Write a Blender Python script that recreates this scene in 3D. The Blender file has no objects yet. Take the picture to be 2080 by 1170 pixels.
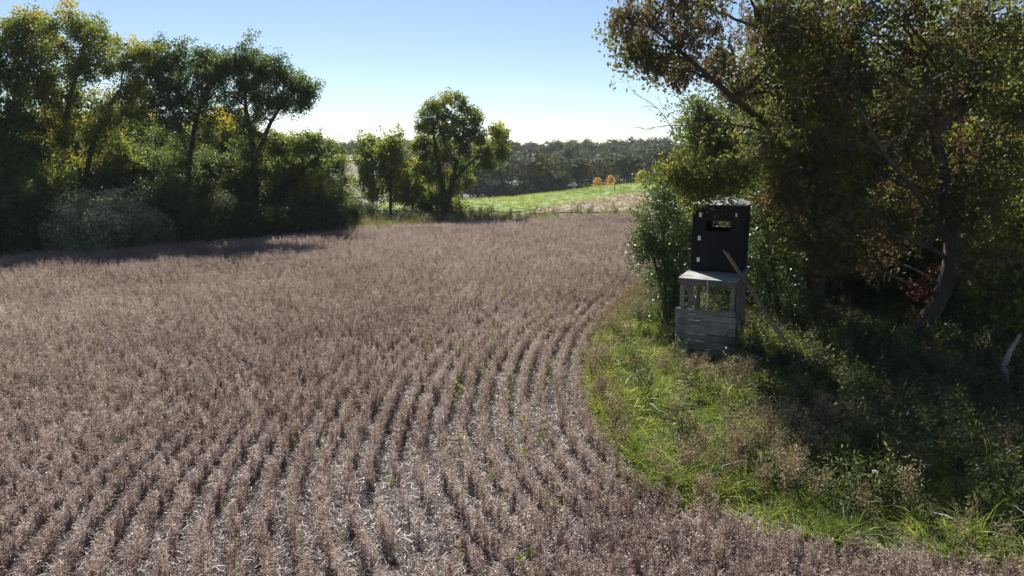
import bpy, math, random
import numpy as np
from mathutils import Vector, Matrix

rng = np.random.default_rng(7)
random.seed(7)
PI = math.pi
scene = bpy.context.scene
C = scene.collection

# ------------------------------------------------------------------ camera
CAM_H = 5.2
PITCH = math.radians(11.0)
F_PX = 1405.0                      # focal length in photo pixels (2080 wide)
cam_d = bpy.data.cameras.new('camera')
cam_d.sensor_width = 36.0
cam_d.lens = F_PX / 2080 * 36.0
cam_d.clip_start = 0.1
cam_d.clip_end = 6000
cam = bpy.data.objects.new('camera', cam_d)
C.objects.link(cam)
cam.location = (0, 0, CAM_H)
cam.rotation_euler = (PI / 2 - PITCH, 0, 0)
scene.camera = cam

# ------------------------------------------------------------------ sky, sun, exposure
SUN_EL = math.radians(43.0)
SUN_AZ = math.radians(-14.0)       # negative: to the left of the view axis (+Y)
w = bpy.data.worlds.new('World'); scene.world = w; w.use_nodes = True
nt = w.node_tree
sky = nt.nodes.new('ShaderNodeTexSky')
sky.sky_type = 'NISHITA'; sky.sun_disc = False
sky.sun_elevation = SUN_EL; sky.sun_rotation = SUN_AZ
sky.altitude = 300; sky.air_density = 0.85; sky.dust_density = 0.18; sky.ozone_density = 1.7
bg = nt.nodes['Background']
nt.links.new(sky.outputs[0], bg.inputs[0])
bg.inputs[1].default_value = 0.05
sun_d = bpy.data.lights.new('sun', 'SUN')
sun_d.energy = 5.0; sun_d.angle = math.radians(0.55); sun_d.color = (1.0, 0.965, 0.91)
sun = bpy.data.objects.new('sun', sun_d); C.objects.link(sun)
sd = Vector((math.sin(SUN_AZ) * math.cos(SUN_EL), math.cos(SUN_AZ) * math.cos(SUN_EL), math.sin(SUN_EL)))
sun.rotation_euler = sd.to_track_quat('Z', 'Y').to_euler()
sun.location = (30, 60, 60)
scene.view_settings.view_transform = 'Standard'
scene.view_settings.look = 'None'
scene.view_settings.exposure = 1.22
scene.view_settings.gamma = 1.0
scene.cycles.max_bounces = 7
scene.cycles.diffuse_bounces = 3
scene.cycles.glossy_bounces = 2
scene.cycles.transmission_bounces = 4
scene.cycles.transparent_max_bounces = 4
scene.cycles.use_denoising = True
scene.cycles.sample_clamp_indirect = 6

# ------------------------------------------------------------------ projection helpers (photo pixel -> place in the world)
cP, sP = math.cos(PITCH), math.sin(PITCH)
def at(px, py, Y):
    """World point at distance Y (along +Y) that lies in the direction of a photo pixel."""
    u = (px - 1040) / F_PX; v = (585 - py) / F_PX
    d = np.array([u, cP + v * sP, v * cP - sP])
    t = Y / d[1]
    return np.array([d[0] * t, Y, CAM_H + d[2] * t])
def gp(px, py, z=0.0):
    u = (px - 1040) / F_PX; v = (585 - py) / F_PX
    d = np.array([u, cP + v * sP, v * cP - sP])
    t = (z - CAM_H) / d[2]
    return np.array([d[0] * t, d[1] * t, z])
def proj(P):
    """World points (n,3) -> photo pixels."""
    P = np.atleast_2d(P); r = P - np.array([0, 0, CAM_H])
    dep = r[:, 1] * cP - r[:, 2] * sP
    up = r[:, 1] * sP + r[:, 2] * cP
    dd = np.maximum(dep, 0.05)
    return 1040 + F_PX * r[:, 0] / dd, 585 - F_PX * up / dd, dep
def in_view(P, m=0.16):
    x, y, d = proj(P)
    return (d > 0.5) & (x > -2080 * m) & (x < 2080 * (1 + m)) & (y > -1170 * m) & (y < 1170 * (1 + m))

# ------------------------------------------------------------------ mesh helpers
def make_mesh(name, V, F4=None, F3=None, mats=(), matidx=None, attrs=None, smooth=False):
    me = bpy.data.meshes.new(name)
    V = np.asarray(V, dtype=np.float32).reshape(-1, 3)
    F4 = np.zeros((0, 4), np.int32) if F4 is None else np.asarray(F4, np.int32).reshape(-1, 4)
    F3 = np.zeros((0, 3), np.int32) if F3 is None else np.asarray(F3, np.int32).reshape(-1, 3)
    me.vertices.add(len(V)); me.vertices.foreach_set('co', V.ravel())
    nl = F4.size + F3.size
    me.loops.add(nl); me.loops.foreach_set('vertex_index', np.concatenate([F4.ravel(), F3.ravel()]))
    npoly = len(F4) + len(F3)
    me.polygons.add(npoly)
    starts = np.concatenate([np.arange(len(F4)) * 4, F4.size + np.arange(len(F3)) * 3]).astype(np.int32)
    me.polygons.foreach_set('loop_start', starts)
    for m in mats: me.materials.append(m)
    if matidx is not None: me.polygons.foreach_set('material_index', np.asarray(matidx, np.int32))
    if smooth: me.polygons.foreach_set('use_smooth', np.ones(npoly, bool))
    me.update(calc_edges=True)
    if attrs:
        for k, a in attrs.items():
            at_ = me.attributes.new(k, 'FLOAT', 'POINT'); at_.data.foreach_set('value', np.asarray(a, np.float32))
    return me

class Geo:
    """Collects vertices and faces with a per-vertex tint."""
    def __init__(s): s.V = []; s.F4 = []; s.F3 = []; s.T = []; s.n = 0
    def add(s, V, F4=None, F3=None, tint=0.5):
        V = np.asarray(V, np.float32).reshape(-1, 3)
        if F4 is not None and len(F4): s.F4.append(np.asarray(F4, np.int64) + s.n)
        if F3 is not None and len(F3): s.F3.append(np.asarray(F3, np.int64) + s.n)
        s.T.append(np.broadcast_to(np.asarray(tint, np.float32), (len(V),)).copy())
        s.V.append(V); s.n += len(V)
    def mesh(s, name, mats, smooth=False):
        V = np.concatenate(s.V) if s.V else np.zeros((0, 3))
        F4 = np.concatenate(s.F4) if s.F4 else None
        F3 = np.concatenate(s.F3) if s.F3 else None
        return make_mesh(name, V, F4, F3, mats, attrs={'tint': np.concatenate(s.T)}, smooth=smooth)

def unit(a): return a / np.maximum(np.linalg.norm(a, axis=-1, keepdims=True), 1e-9)

def tube(g, pts, rad, sides=6, tint=0.5, cap=True):
    pts = np.asarray(pts, float); rad = np.broadcast_to(np.asarray(rad, float), (len(pts),))
    n = len(pts)
    tan = unit(np.gradient(pts, axis=0))
    ref = np.array([0.31, 0.17, 0.93]) if abs(tan[0, 2]) < 0.8 else np.array([1.0, 0.2, 0.1])
    a = unit(np.cross(tan, ref)); b = np.cross(tan, a)
    th = np.arange(sides) * 2 * PI / sides
    ring = a[:, None, :] * np.cos(th)[None, :, None] + b[:, None, :] * np.sin(th)[None, :, None]
    V = pts[:, None, :] + ring * rad[:, None, None]
    i = np.arange(n - 1)[:, None] * sides; j = np.arange(sides)[None, :]; j2 = (j + 1) % sides
    F = np.stack([i + j, i + j2, i + sides + j2, i + sides + j], -1).reshape(-1, 4)
    V = V.reshape(-1, 3)
    if cap:
        V = np.vstack([V, pts[-1] + tan[-1] * rad[-1] * 0.6]); t = len(V) - 1
        F3 = np.stack([(n - 1) * sides + np.arange(sides), (n - 1) * sides + (np.arange(sides) + 1) % sides, np.full(sides, t)], -1)
        g.add(V, F, F3, tint)
    else:
        g.add(V, F, None, tint)

def bez(p0, p1, p2, n):
    t = np.linspace(0, 1, n)[:, None]
    return (1 - t) ** 2 * p0 + 2 * t * (1 - t) * p1 + t ** 2 * p2

def leaf_cards(g, P, length, width, tint, droop=0.25, fold=0.0, r=rng):
    """One rhombus-shaped leaf at each point of P."""
    n = len(P)
    ax = r.normal(size=(n, 3)); ax[:, 2] -= droop * 2; ax = unit(ax)
    nn = r.normal(size=(n, 3)); nn[:, 2] += 0.6
    side = unit(np.cross(ax, nn))
    L = length * r.uniform(0.65, 1.25, (n, 1)); W = width * r.uniform(0.7, 1.2, (n, 1))
    b = P - ax * L * 0.5; tip = P + ax * L * 0.5
    m = P - ax * L * 0.06
    up = np.cross(side, ax) * (W * 0.18)
    V = np.stack([b, m + side * W * 0.5 + up, tip, m - side * W * 0.5 + up], 1).reshape(-1, 3)
    F = (np.arange(n)[:, None] * 4 + np.arange(4)[None, :])
    g.add(V, F, None, np.repeat(np.asarray(tint, np.float32), 4))

# ------------------------------------------------------------------ object helpers
def tag(o, label=None, cat=None, group=None, kind=None):
    if label: o['label'] = label
    if cat: o['category'] = cat
    if group: o['group'] = group
    if kind: o['kind'] = kind
    return o
def link(name, me, parent=None, loc=None):
    o = bpy.data.objects.new(name, me); C.objects.link(o)
    if parent is not None: o.parent = parent
    if loc is not None: o.location = loc
    return o
def empty(name, loc=(0, 0, 0), rz=0.0):
    o = bpy.data.objects.new(name, None); C.objects.link(o)
    o.location = loc; o.rotation_euler = (0, 0, rz); o.empty_display_size = 0.3
    return o
def copy_tree(o, parent=None):
    c = o.copy(); C.objects.link(c)
    if parent is not None: c.parent = parent
    for ch in o.children: copy_tree(ch, c)
    return c

# ------------------------------------------------------------------ materials
def new_mat(name):
    m = bpy.data.materials.new(name); m.use_nodes = True
    n = m.node_tree.nodes; l = m.node_tree.links
    return m, n, l, n['Principled BSDF'], n['Material Output']
def ramp_node(n, stops):
    r = n.new('ShaderNodeValToRGB'); e = r.color_ramp.elements
    while len(e) < len(stops): e.new(0.5)
    for k, (p, c) in enumerate(stops):
        e[k].position = p; e[k].color = (*c, 1)
    return r
def leaf_mat(name, stops, trans=0.45, rough=0.58, gloss=0.22, tcol=2.3, instancer=False, tb=0.55):
    m, n, l, b, out = new_mat(name)
    a = n.new('ShaderNodeAttribute'); a.attribute_name = 'tint'
    fac = a.outputs['Fac']
    if instancer:
        a2 = n.new('ShaderNodeAttribute'); a2.attribute_type = 'INSTANCER'; a2.attribute_name = 'itint'
        ad = n.new('ShaderNodeMath'); ad.operation = 'ADD'; l.new(fac, ad.inputs[0]); l.new(a2.outputs['Fac'], ad.inputs[1])
        fac = ad.outputs[0]
    r = ramp_node(n, stops); l.new(fac, r.inputs[0])
    l.new(r.outputs[0], b.inputs['Base Color'])
    b.inputs['Roughness'].default_value = rough
    b.inputs['Specular IOR Level'].default_value = gloss
    if trans > 0:
        t = n.new('ShaderNodeBsdfTranslucent')
        mu = n.new('ShaderNodeMix'); mu.data_type = 'RGBA'; mu.blend_type = 'MULTIPLY'; mu.inputs[0].default_value = 1
        l.new(r.outputs[0], mu.inputs[6]); mu.inputs[7].default_value = (tcol, tcol * 1.0, tcol * tb, 1)
        l.new(mu.outputs[2], t.inputs[0])
        mx = n.new('ShaderNodeMixShader'); mx.inputs[0].default_value = trans
        l.new(b.outputs[0], mx.inputs[1]); l.new(t.outputs[0], mx.inputs[2]); l.new(mx.outputs[0], out.inputs[0])
    return m
def noise_mat(name, stops, scale=8, detail=8, rough=0.9, bump=0.4, bscale=None, stretch=None, bdist=0.02, spec=0.3):
    m, n, l, b, out = new_mat(name)
    tc = n.new('ShaderNodeTexCoord'); src = tc.outputs['Object']
    if stretch:
        mp = n.new('ShaderNodeMapping'); l.new(src, mp.inputs[0]); mp.inputs['Scale'].default_value = stretch; src = mp.outputs[0]
    no = n.new('ShaderNodeTexNoise'); no.inputs['Scale'].default_value = scale; no.inputs['Detail'].default_value = detail
    no.inputs['Roughness'].default_value = 0.65
    l.new(src, no.inputs[0])
    r = ramp_node(n, stops); l.new(no.outputs[0], r.inputs[0]); l.new(r.outputs[0], b.inputs['Base Color'])
    b.inputs['Roughness'].default_value = rough; b.inputs['Specular IOR Level'].default_value = spec
    if bump:
        n2 = n.new('ShaderNodeTexNoise'); n2.inputs['Scale'].default_value = bscale or scale * 3; n2.inputs['Detail'].default_value = 8
        l.new(src, n2.inputs[0])
        bp = n.new('ShaderNodeBump'); bp.inputs['Strength'].default_value = bump; bp.inputs['Distance'].default_value = bdist
        l.new(n2.outputs[0], bp.inputs['Height']); l.new(bp.outputs[0], b.inputs['Normal'])
    return m

M = {}
M['bark'] = noise_mat('bark', [(0.3, (0.028, 0.022, 0.018)), (0.7, (0.085, 0.068, 0.055))], scale=5, stretch=(3, 3, 0.6), bump=0.9, bscale=14, bdist=0.03)
M['bark_grey'] = noise_mat('bark_grey', [(0.3, (0.05, 0.043, 0.036)), (0.7, (0.12, 0.105, 0.09))], scale=5, stretch=(3, 3, 0.6), bump=0.9, bscale=14, bdist=0.03)
M['bark_pale'] = noise_mat('bark_pale', [(0.3, (0.16, 0.145, 0.125)), (0.7, (0.36, 0.33, 0.30))], scale=5, stretch=(3, 3, 0.6), bump=0.8, bscale=14, bdist=0.02)
M['leaf_cotton'] = leaf_mat('leaf_cotton', [(0.0, (0.05, 0.08, 0.02)), (0.5, (0.10, 0.13, 0.026)), (0.8, (0.20, 0.18, 0.03)), (1.0, (0.34, 0.23, 0.032))], trans=0.42)
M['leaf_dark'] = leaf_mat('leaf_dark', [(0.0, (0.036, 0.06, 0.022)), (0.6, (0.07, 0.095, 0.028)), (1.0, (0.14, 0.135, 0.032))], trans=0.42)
M['leaf_yellow'] = leaf_mat('leaf_yellow', [(0.0, (0.09, 0.12, 0.02)), (0.5, (0.22, 0.20, 0.03)), (1.0, (0.42, 0.30, 0.04))], trans=0.5)
M['leaf_orange'] = leaf_mat('leaf_orange', [(0.0, (0.20, 0.12, 0.035)), (0.6, (0.34, 0.20, 0.05)), (1.0, (0.42, 0.28, 0.08))], trans=0.4)
M['leaf_silver'] = leaf_mat('leaf_silver', [(0.0, (0.06, 0.08, 0.045)), (0.5, (0.15, 0.17, 0.11)), (1.0, (0.40, 0.41, 0.31))], trans=0.3, rough=0.5, gloss=0.4)
M['leaf_elder'] = leaf_mat('leaf_elder', [(0.0, (0.10, 0.066, 0.046)), (0.22, (0.075, 0.062, 0.034)), (0.34, (0.06, 0.072, 0.025)), (0.65, (0.10, 0.112, 0.03)), (0.85, (0.19, 0.185, 0.04)), (1.0, (0.33, 0.29, 0.06))], trans=0.42, tcol=1.9)
M['leaf_shrub_shaded'] = leaf_mat('leaf_shrub_shaded', [(0.0, (0.026, 0.040, 0.02)), (0.6, (0.05, 0.066, 0.026)), (1.0, (0.11, 0.10, 0.03))], trans=0.3, tcol=1.9)  # leaf_dark turned darker: shade of the tall trees put into the shrub colour
M['leaf_gloss'] = leaf_mat('leaf_gloss', [(0.0, (0.03, 0.055, 0.02)), (0.6, (0.055, 0.085, 0.028)), (1.0, (0.13, 0.15, 0.04))], trans=0.33, rough=0.4, gloss=0.45)
M['seed'] = leaf_mat('seed', [(0.0, (0.10, 0.062, 0.045)), (0.6, (0.19, 0.12, 0.085)), (1.0, (0.30, 0.21, 0.15))], trans=0.35, rough=0.7, tcol=1.3)
M['leaf_red'] = leaf_mat('leaf_red', [(0.0, (0.06, 0.022, 0.016)), (0.7, (0.11, 0.032, 0.022)), (1.0, (0.18, 0.07, 0.03))], trans=0.3, tcol=1.3)
M['far_leaf'] = leaf_mat('far_leaf', [(0.0, (0.022, 0.032, 0.014)), (0.5, (0.040, 0.052, 0.022)), (0.8, (0.068, 0.072, 0.028)), (1.0, (0.17, 0.115, 0.035))], trans=0.2, gloss=0.15, rough=0.8)
M['bean'] = leaf_mat('bean', [(0.0, (0.14, 0.086, 0.068)), (0.35, (0.31, 0.222, 0.188)), (0.7, (0.48, 0.388, 0.348)), (1.0, (0.65, 0.575, 0.535))], trans=0.32, rough=0.5, gloss=0.4, tcol=1.35, tb=0.88, instancer=True)
M['litter'] = leaf_mat('litter', [(0.0, (0.13, 0.10, 0.088)), (0.5, (0.35, 0.295, 0.27)), (1.0, (0.60, 0.545, 0.51))], trans=0.12, rough=0.5, gloss=0.4, tcol=1.1, tb=0.95, instancer=True)
M['grass'] = leaf_mat('grass', [(0.0, (0.05, 0.075, 0.02)), (0.45, (0.105, 0.14, 0.032)), (0.75, (0.19, 0.20, 0.06)), (1.0, (0.36, 0.30, 0.15))], trans=0.45, rough=0.45, gloss=0.4, instancer=True)
M['dry'] = leaf_mat('dry', [(0.0, (0.10, 0.07, 0.05)), (0.5, (0.22, 0.165, 0.12)), (1.0, (0.42, 0.345, 0.265))], trans=0.35, rough=0.7, gloss=0.2, tcol=1.2, instancer=True)
M['weed'] = leaf_mat('weed', [(0.0, (0.03, 0.044, 0.022)), (0.5, (0.055, 0.072, 0.032)), (1.0, (0.14, 0.14, 0.065))], trans=0.35, rough=0.5, instancer=True)  # dark bluish green, tree shade painted into the undergrowth colour
M['sprout'] = leaf_mat('sprout', [(0.0, (0.08, 0.12, 0.025)), (0.6, (0.18, 0.20, 0.035)), (1.0, (0.32, 0.22, 0.05))], trans=0.35, tcol=1.5, instancer=True)
M['husk'] = leaf_mat('husk', [(0.0, (0.25, 0.19, 0.14)), (1.0, (0.55, 0.47, 0.40))], trans=0.15, rough=0.6, instancer=True)
M['soil'] = noise_mat('soil', [(0.30, (0.04, 0.031, 0.025)), (0.55, (0.085, 0.066, 0.055)), (0.75, (0.17, 0.14, 0.12))], scale=9, bump=0.9, bscale=30, bdist=0.04)
M['ground'] = noise_mat('ground', [(0.3, (0.05, 0.06, 0.02)), (0.55, (0.11, 0.10, 0.045)), (0.75, (0.19, 0.16, 0.09))], scale=0.6, detail=12, bump=0.8, bscale=7, bdist=0.1)
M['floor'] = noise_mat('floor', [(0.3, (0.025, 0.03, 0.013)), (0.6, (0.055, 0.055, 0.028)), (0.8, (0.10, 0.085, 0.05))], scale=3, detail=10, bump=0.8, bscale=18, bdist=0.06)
M['hay'] = noise_mat('hay', [(0.3, (0.075, 0.135, 0.02)), (0.55, (0.11, 0.18, 0.028)), (0.8, (0.17, 0.21, 0.05))], scale=0.25, detail=12, bump=0.7, bscale=5, bdist=0.1)
M['stubble'] = noise_mat('stubble', [(0.3, (0.13, 0.10, 0.08)), (0.55, (0.22, 0.18, 0.15)), (0.75, (0.32, 0.265, 0.225))], scale=1.3, detail=12, bump=0.9, bscale=8, bdist=0.1)
M['tan_field'] = noise_mat('tan_field', [(0.3, (0.25, 0.20, 0.16)), (0.7, (0.36, 0.30, 0.25))], scale=0.1, bump=0.2, bscale=2)

# ------------------------------------------------------------------ terrain
def smooth(a, b, x):
    t = np.clip((x - a) / (b - a), 0, 1); return t * t * (3 - 2 * t)
def terrain(x, y):
    x = np.asarray(x, float); y = np.asarray(y, float)
    r = np.hypot(x, y); az = np.degrees(np.arctan2(x, y))
    crest = np.interp(az, [-60, -8, 0, 4, 8, 13, 30], [66, 70, 80, 92, 108, 128, 140])
    bump = 0.25 * np.exp(-((az - 12) / 7.0) ** 2) * smooth(70, 120, r)
    drop = -7.5 * smooth(0, 70, r - crest)
    rise = 8.5 * smooth(190, 420, r) + 6 * smooth(420, 1200, r)
    return bump + drop + rise
# nonuniform grid reaching the horizon
def axis_pos(a0, d0, g, far):
    v = [a0]; d = d0
    while v[-1] < far: v.append(v[-1] + d); d *= g
    return np.array(v)
ypos = np.concatenate([np.linspace(-25, 56, 60)[:-1], axis_pos(56, 1.4, 1.012, 420), axis_pos(430, 14, 1.15, 3500)])
xh = np.concatenate([np.linspace(0, 60, 41)[:-1], axis_pos(60, 1.8, 1.05, 3000)])
xpos = np.concatenate([-xh[:0:-1], xh])
def grid_sheet(name, xs, ys, zoff, mat, keep=None, disp=None):
    X, Y = np.meshgrid(xs, ys); Z = terrain(X, Y) + zoff
    if disp is not None: Z = Z + disp(X, Y)
    nx, ny = len(xs), len(ys)
    i = np.arange(ny - 1)[:, None] * nx + np.arange(nx - 1)[None, :]
    F = np.stack([i, i + 1, i + nx + 1, i + nx], -1).reshape(-1, 4)
    V = np.stack([X, Y, Z], -1).reshape(-1, 3)
    if keep is not None:
        cx = V[F].mean(1); F = F[keep(cx[:, 0], cx[:, 1])]
        used = np.unique(F); remap = np.full(len(V), -1); remap[used] = np.arange(len(used)); V = V[used]; F = remap[F]
    return link(name, make_mesh(name, V, F, mats=[mat], smooth=True))
ground = tag(grid_sheet('ground', xpos, ypos, -0.06, M['ground']), 'rough grassy ground and verge around the fields', 'ground', kind='structure')

def chaikin(P, k=4):
    P = np.asarray(P, float)
    for _ in range(k):
        Q = 0.75 * P[:-1] + 0.25 * P[1:]; R = 0.25 * P[:-1] + 0.75 * P[1:]
        P = np.vstack([P[:1], np.stack([Q, R], 1).reshape(-1, 2), P[-1:]])
    return P
def resample(P, step):
    s = np.concatenate([[0], np.cumsum(np.linalg.norm(np.diff(P, axis=0), axis=1))])
    t = np.arange(0, s[-1], step)
    return np.stack([np.interp(t, s, P[:, 0]), np.interp(t, s, P[:, 1])], 1)
# inner field edge, running round the grassy headland where the blind stands
EDGE = resample(chaikin([(16, 6.7), (9.5, 7.2), (5.0, 8.0), (2.6, 9.1), (1.75, 10.9), (1.6, 14), (1.95, 17), (2.85, 20.5), (5.0, 26), (9.5, 36), (16, 50), (22, 62)]), 0.1)
# far field edge as y(x)
FAR = np.array([gp(px, py)[:2] for px, py in [(-420, 580), (-60, 547), (0, 541), (120, 524), (250, 512), (500, 490), (660, 476), (850, 466), (1000, 458), (1290, 442), (1420, 434)]])
def far_y(x): return np.interp(x, FAR[:, 0], FAR[:, 1])
def edge_side(P):
    """Signed distance from the inner field edge; positive lies in the field."""
    P = np.asarray(P, float); out = np.empty(len(P)); T = unit(np.gradient(EDGE, axis=0))
    for a in range(0, len(P), 4000):
        q = P[a:a + 4000]; d2 = ((q[:, None, :] - EDGE[None, ::3, :]) ** 2).sum(-1); k = d2.argmin(1) * 3
        nrm = np.stack([-T[k, 1], T[k, 0]], 1)                     # left of the running direction
        s = ((q - EDGE[k]) * nrm).sum(1)
        out[a:a + 4000] = np.sign(s) * np.sqrt(d2.min(1))
    return out
def vnoise(X, Y, sc, seed=0):
    """Smooth value noise on a lattice, -1..1."""
    r = np.random.default_rng(seed); G = r.uniform(-1, 1, (256, 256))
    x = np.asarray(X) / sc; y = np.asarray(Y) / sc
    xi = np.floor(x).astype(int); yi = np.floor(y).astype(int); fx = x - xi; fy = y - yi
    fx = fx * fx * (3 - 2 * fx); fy = fy * fy * (3 - 2 * fy)
    g = lambda a, b: G[a % 256, b % 256]
    return (g(xi, yi) * (1 - fx) + g(xi + 1, yi) * fx) * (1 - fy) + (g(xi, yi + 1) * (1 - fx) + g(xi + 1, yi + 1) * fx) * fy
SGN = 1.0 if edge_side(np.array([[-8.0, 14.0]]))[0] > 0 else -1.0
def field_d(P): return SGN * edge_side(P)

fy_ = np.concatenate([np.arange(4.5, 24, 0.13), np.arange(24, 72, 0.6)])
fx_ = np.concatenate([np.arange(-60, -16, 0.8), np.arange(-16, 9, 0.13), np.arange(9, 24, 0.7)])
def clods(X, Y):
    return (0.022 * vnoise(X, Y, 0.16, 1) + 0.03 * vnoise(X, Y, 0.5, 2) + 0.04 * vnoise(X, Y, 2.2, 3)) * (Y < 25)
def in_field(x, y):
    P = np.stack([x, y], 1)
    return (field_d(P) > -0.25) & (y < far_y(x) + 0.3)
field = tag(grid_sheet('bean_field_soil', fx_, fy_, 0.03, M['soil'], in_field, clods), 'brown soil of the bean field strewn with crop residue', 'field', kind='structure')

# hay field, corn stubble, woodland floor, far tan field as sheets on the same terrain
def polar_keep(pts):
    az = np.array([p[0] for p in pts]); lo = np.array([p[1] for p in pts]); hi = np.array([p[2] for p in pts])
    def k(x, y):
        a = np.degrees(np.arctan2(x, y)); r = np.hypot(x, y)
        return (a > az[0]) & (a < az[-1]) & (r > np.interp(a, az, lo)) & (r < np.interp(a, az, hi))
    return k
hy = np.arange(50, 175, 0.8); hx = np.arange(-22, 60, 0.8)
hay = tag(grid_sheet('hay_field', hx, hy, 0.05, M['hay'], polar_keep([(-12, 66, 76), (-6, 64.5, 80), (0, 63, 90), (3, 66, 100), (6, 76, 112), (9, 88, 124), (13, 98, 138), (22, 105, 150)])), 'bright green hay field rising behind the stubble', 'field', kind='structure')
stub = tag(grid_sheet('stubble_field', np.arange(-2, 50, 0.6), np.arange(56, 112, 0.6), 0.04, M['stubble'], polar_keep([(1.5, 61, 62), (4, 62.5, 69.5), (6, 63, 75.5), (9, 64, 87.5), (13, 66, 97.5), (22, 70, 104.5)])), 'pale corn stubble strip beyond the bean field', 'field', kind='structure')
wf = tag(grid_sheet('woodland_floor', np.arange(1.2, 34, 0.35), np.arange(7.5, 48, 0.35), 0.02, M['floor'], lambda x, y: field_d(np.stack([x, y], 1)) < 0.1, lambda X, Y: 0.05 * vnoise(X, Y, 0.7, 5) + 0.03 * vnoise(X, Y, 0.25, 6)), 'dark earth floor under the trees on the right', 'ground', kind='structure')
tf = tag(grid_sheet('tan_field', np.arange(-120, -30, 3.0), np.arange(225, 400, 3.0), 0.12, M['tan_field'], polar_keep([(-16, 240, 360), (-11, 240, 360)])), 'tan harvested field on the far hillside between trees', 'field', kind='structure')

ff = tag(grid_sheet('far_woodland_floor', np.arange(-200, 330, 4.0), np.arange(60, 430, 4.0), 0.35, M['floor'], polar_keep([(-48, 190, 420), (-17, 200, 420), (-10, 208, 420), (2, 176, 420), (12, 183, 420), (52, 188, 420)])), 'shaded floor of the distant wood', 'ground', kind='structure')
# ------------------------------------------------------------------ scatter: points carrying instances of a few source meshes
def scatter(name, P, rot, scale, idx, itint, sources, label, cat):
    """One object whose points each carry one of the source meshes (an uncountable mass)."""
    n = len(P)
    me = bpy.data.meshes.new(name); me.vertices.add(n); me.vertices.foreach_set('co', np.asarray(P, np.float32).ravel())
    def attr(k, t, prop, v):
        a = me.attributes.new(k, t, 'POINT'); a.data.foreach_set(prop, v)
    attr('rot', 'FLOAT_VECTOR', 'vector', np.asarray(rot, np.float32).ravel())
    attr('scl', 'FLOAT_VECTOR', 'vector', np.asarray(scale, np.float32).ravel())
    attr('idx', 'INT', 'value', np.asarray(idx, np.int32))
    attr('itint', 'FLOAT', 'value', np.asarray(itint, np.float32))
    o = link(name, me); tag(o, label, cat, kind='stuff')
    for s in sources:
        for m_ in s.data.materials:
            if m_.name not in [q.name for q in me.materials]: me.materials.append(m_)
    g = bpy.data.node_groups.new(name + '_nodes', 'GeometryNodeTree')
    g.interface.new_socket('Geometry', in_out='INPUT', socket_type='NodeSocketGeometry')
    g.interface.new_socket('Geometry', in_out='OUTPUT', socket_type='NodeSocketGeometry')
    N, Lk = g.nodes, g.links
    gi = N.new('NodeGroupInput'); go = N.new('NodeGroupOutput')
    join = N.new('GeometryNodeJoinGeometry')
    for s in reversed(sources):                                    # join lists its links last first
        oi = N.new('GeometryNodeObjectInfo'); oi.inputs['Object'].default_value = s; oi.inputs['As Instance'].default_value = False
        ti = N.new('GeometryNodeGeometryToInstance'); Lk.new(oi.outputs['Geometry'], ti.inputs[0]); Lk.new(ti.outputs[0], join.inputs[0])
    ip = N.new('GeometryNodeInstanceOnPoints')
    Lk.new(gi.outputs[0], ip.inputs['Points']); Lk.new(join.outputs[0], ip.inputs['Instance'])
    ip.inputs['Pick Instance'].default_value = True
    def na(k, t):
        a = N.new('GeometryNodeInputNamedAttribute'); a.data_type = t; a.inputs['Name'].default_value = k; return a.outputs['Attribute']
    Lk.new(na('idx', 'INT'), ip.inputs['Instance Index'])
    er = N.new('FunctionNodeEulerToRotation'); Lk.new(na('rot', 'FLOAT_VECTOR'), er.inputs[0]); Lk.new(er.outputs[0], ip.inputs['Rotation'])
    Lk.new(na('scl', 'FLOAT_VECTOR'), ip.inputs['Scale'])
    Lk.new(ip.outputs[0], go.inputs[0])
    md = o.modifiers.new('scatter', 'NODES'); md.node_group = g
    return o
def source(name, geo, mat):
    return bpy.data.objects.new(name, geo.mesh(name, [mat]))       # mesh data only, never placed in the scene

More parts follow.
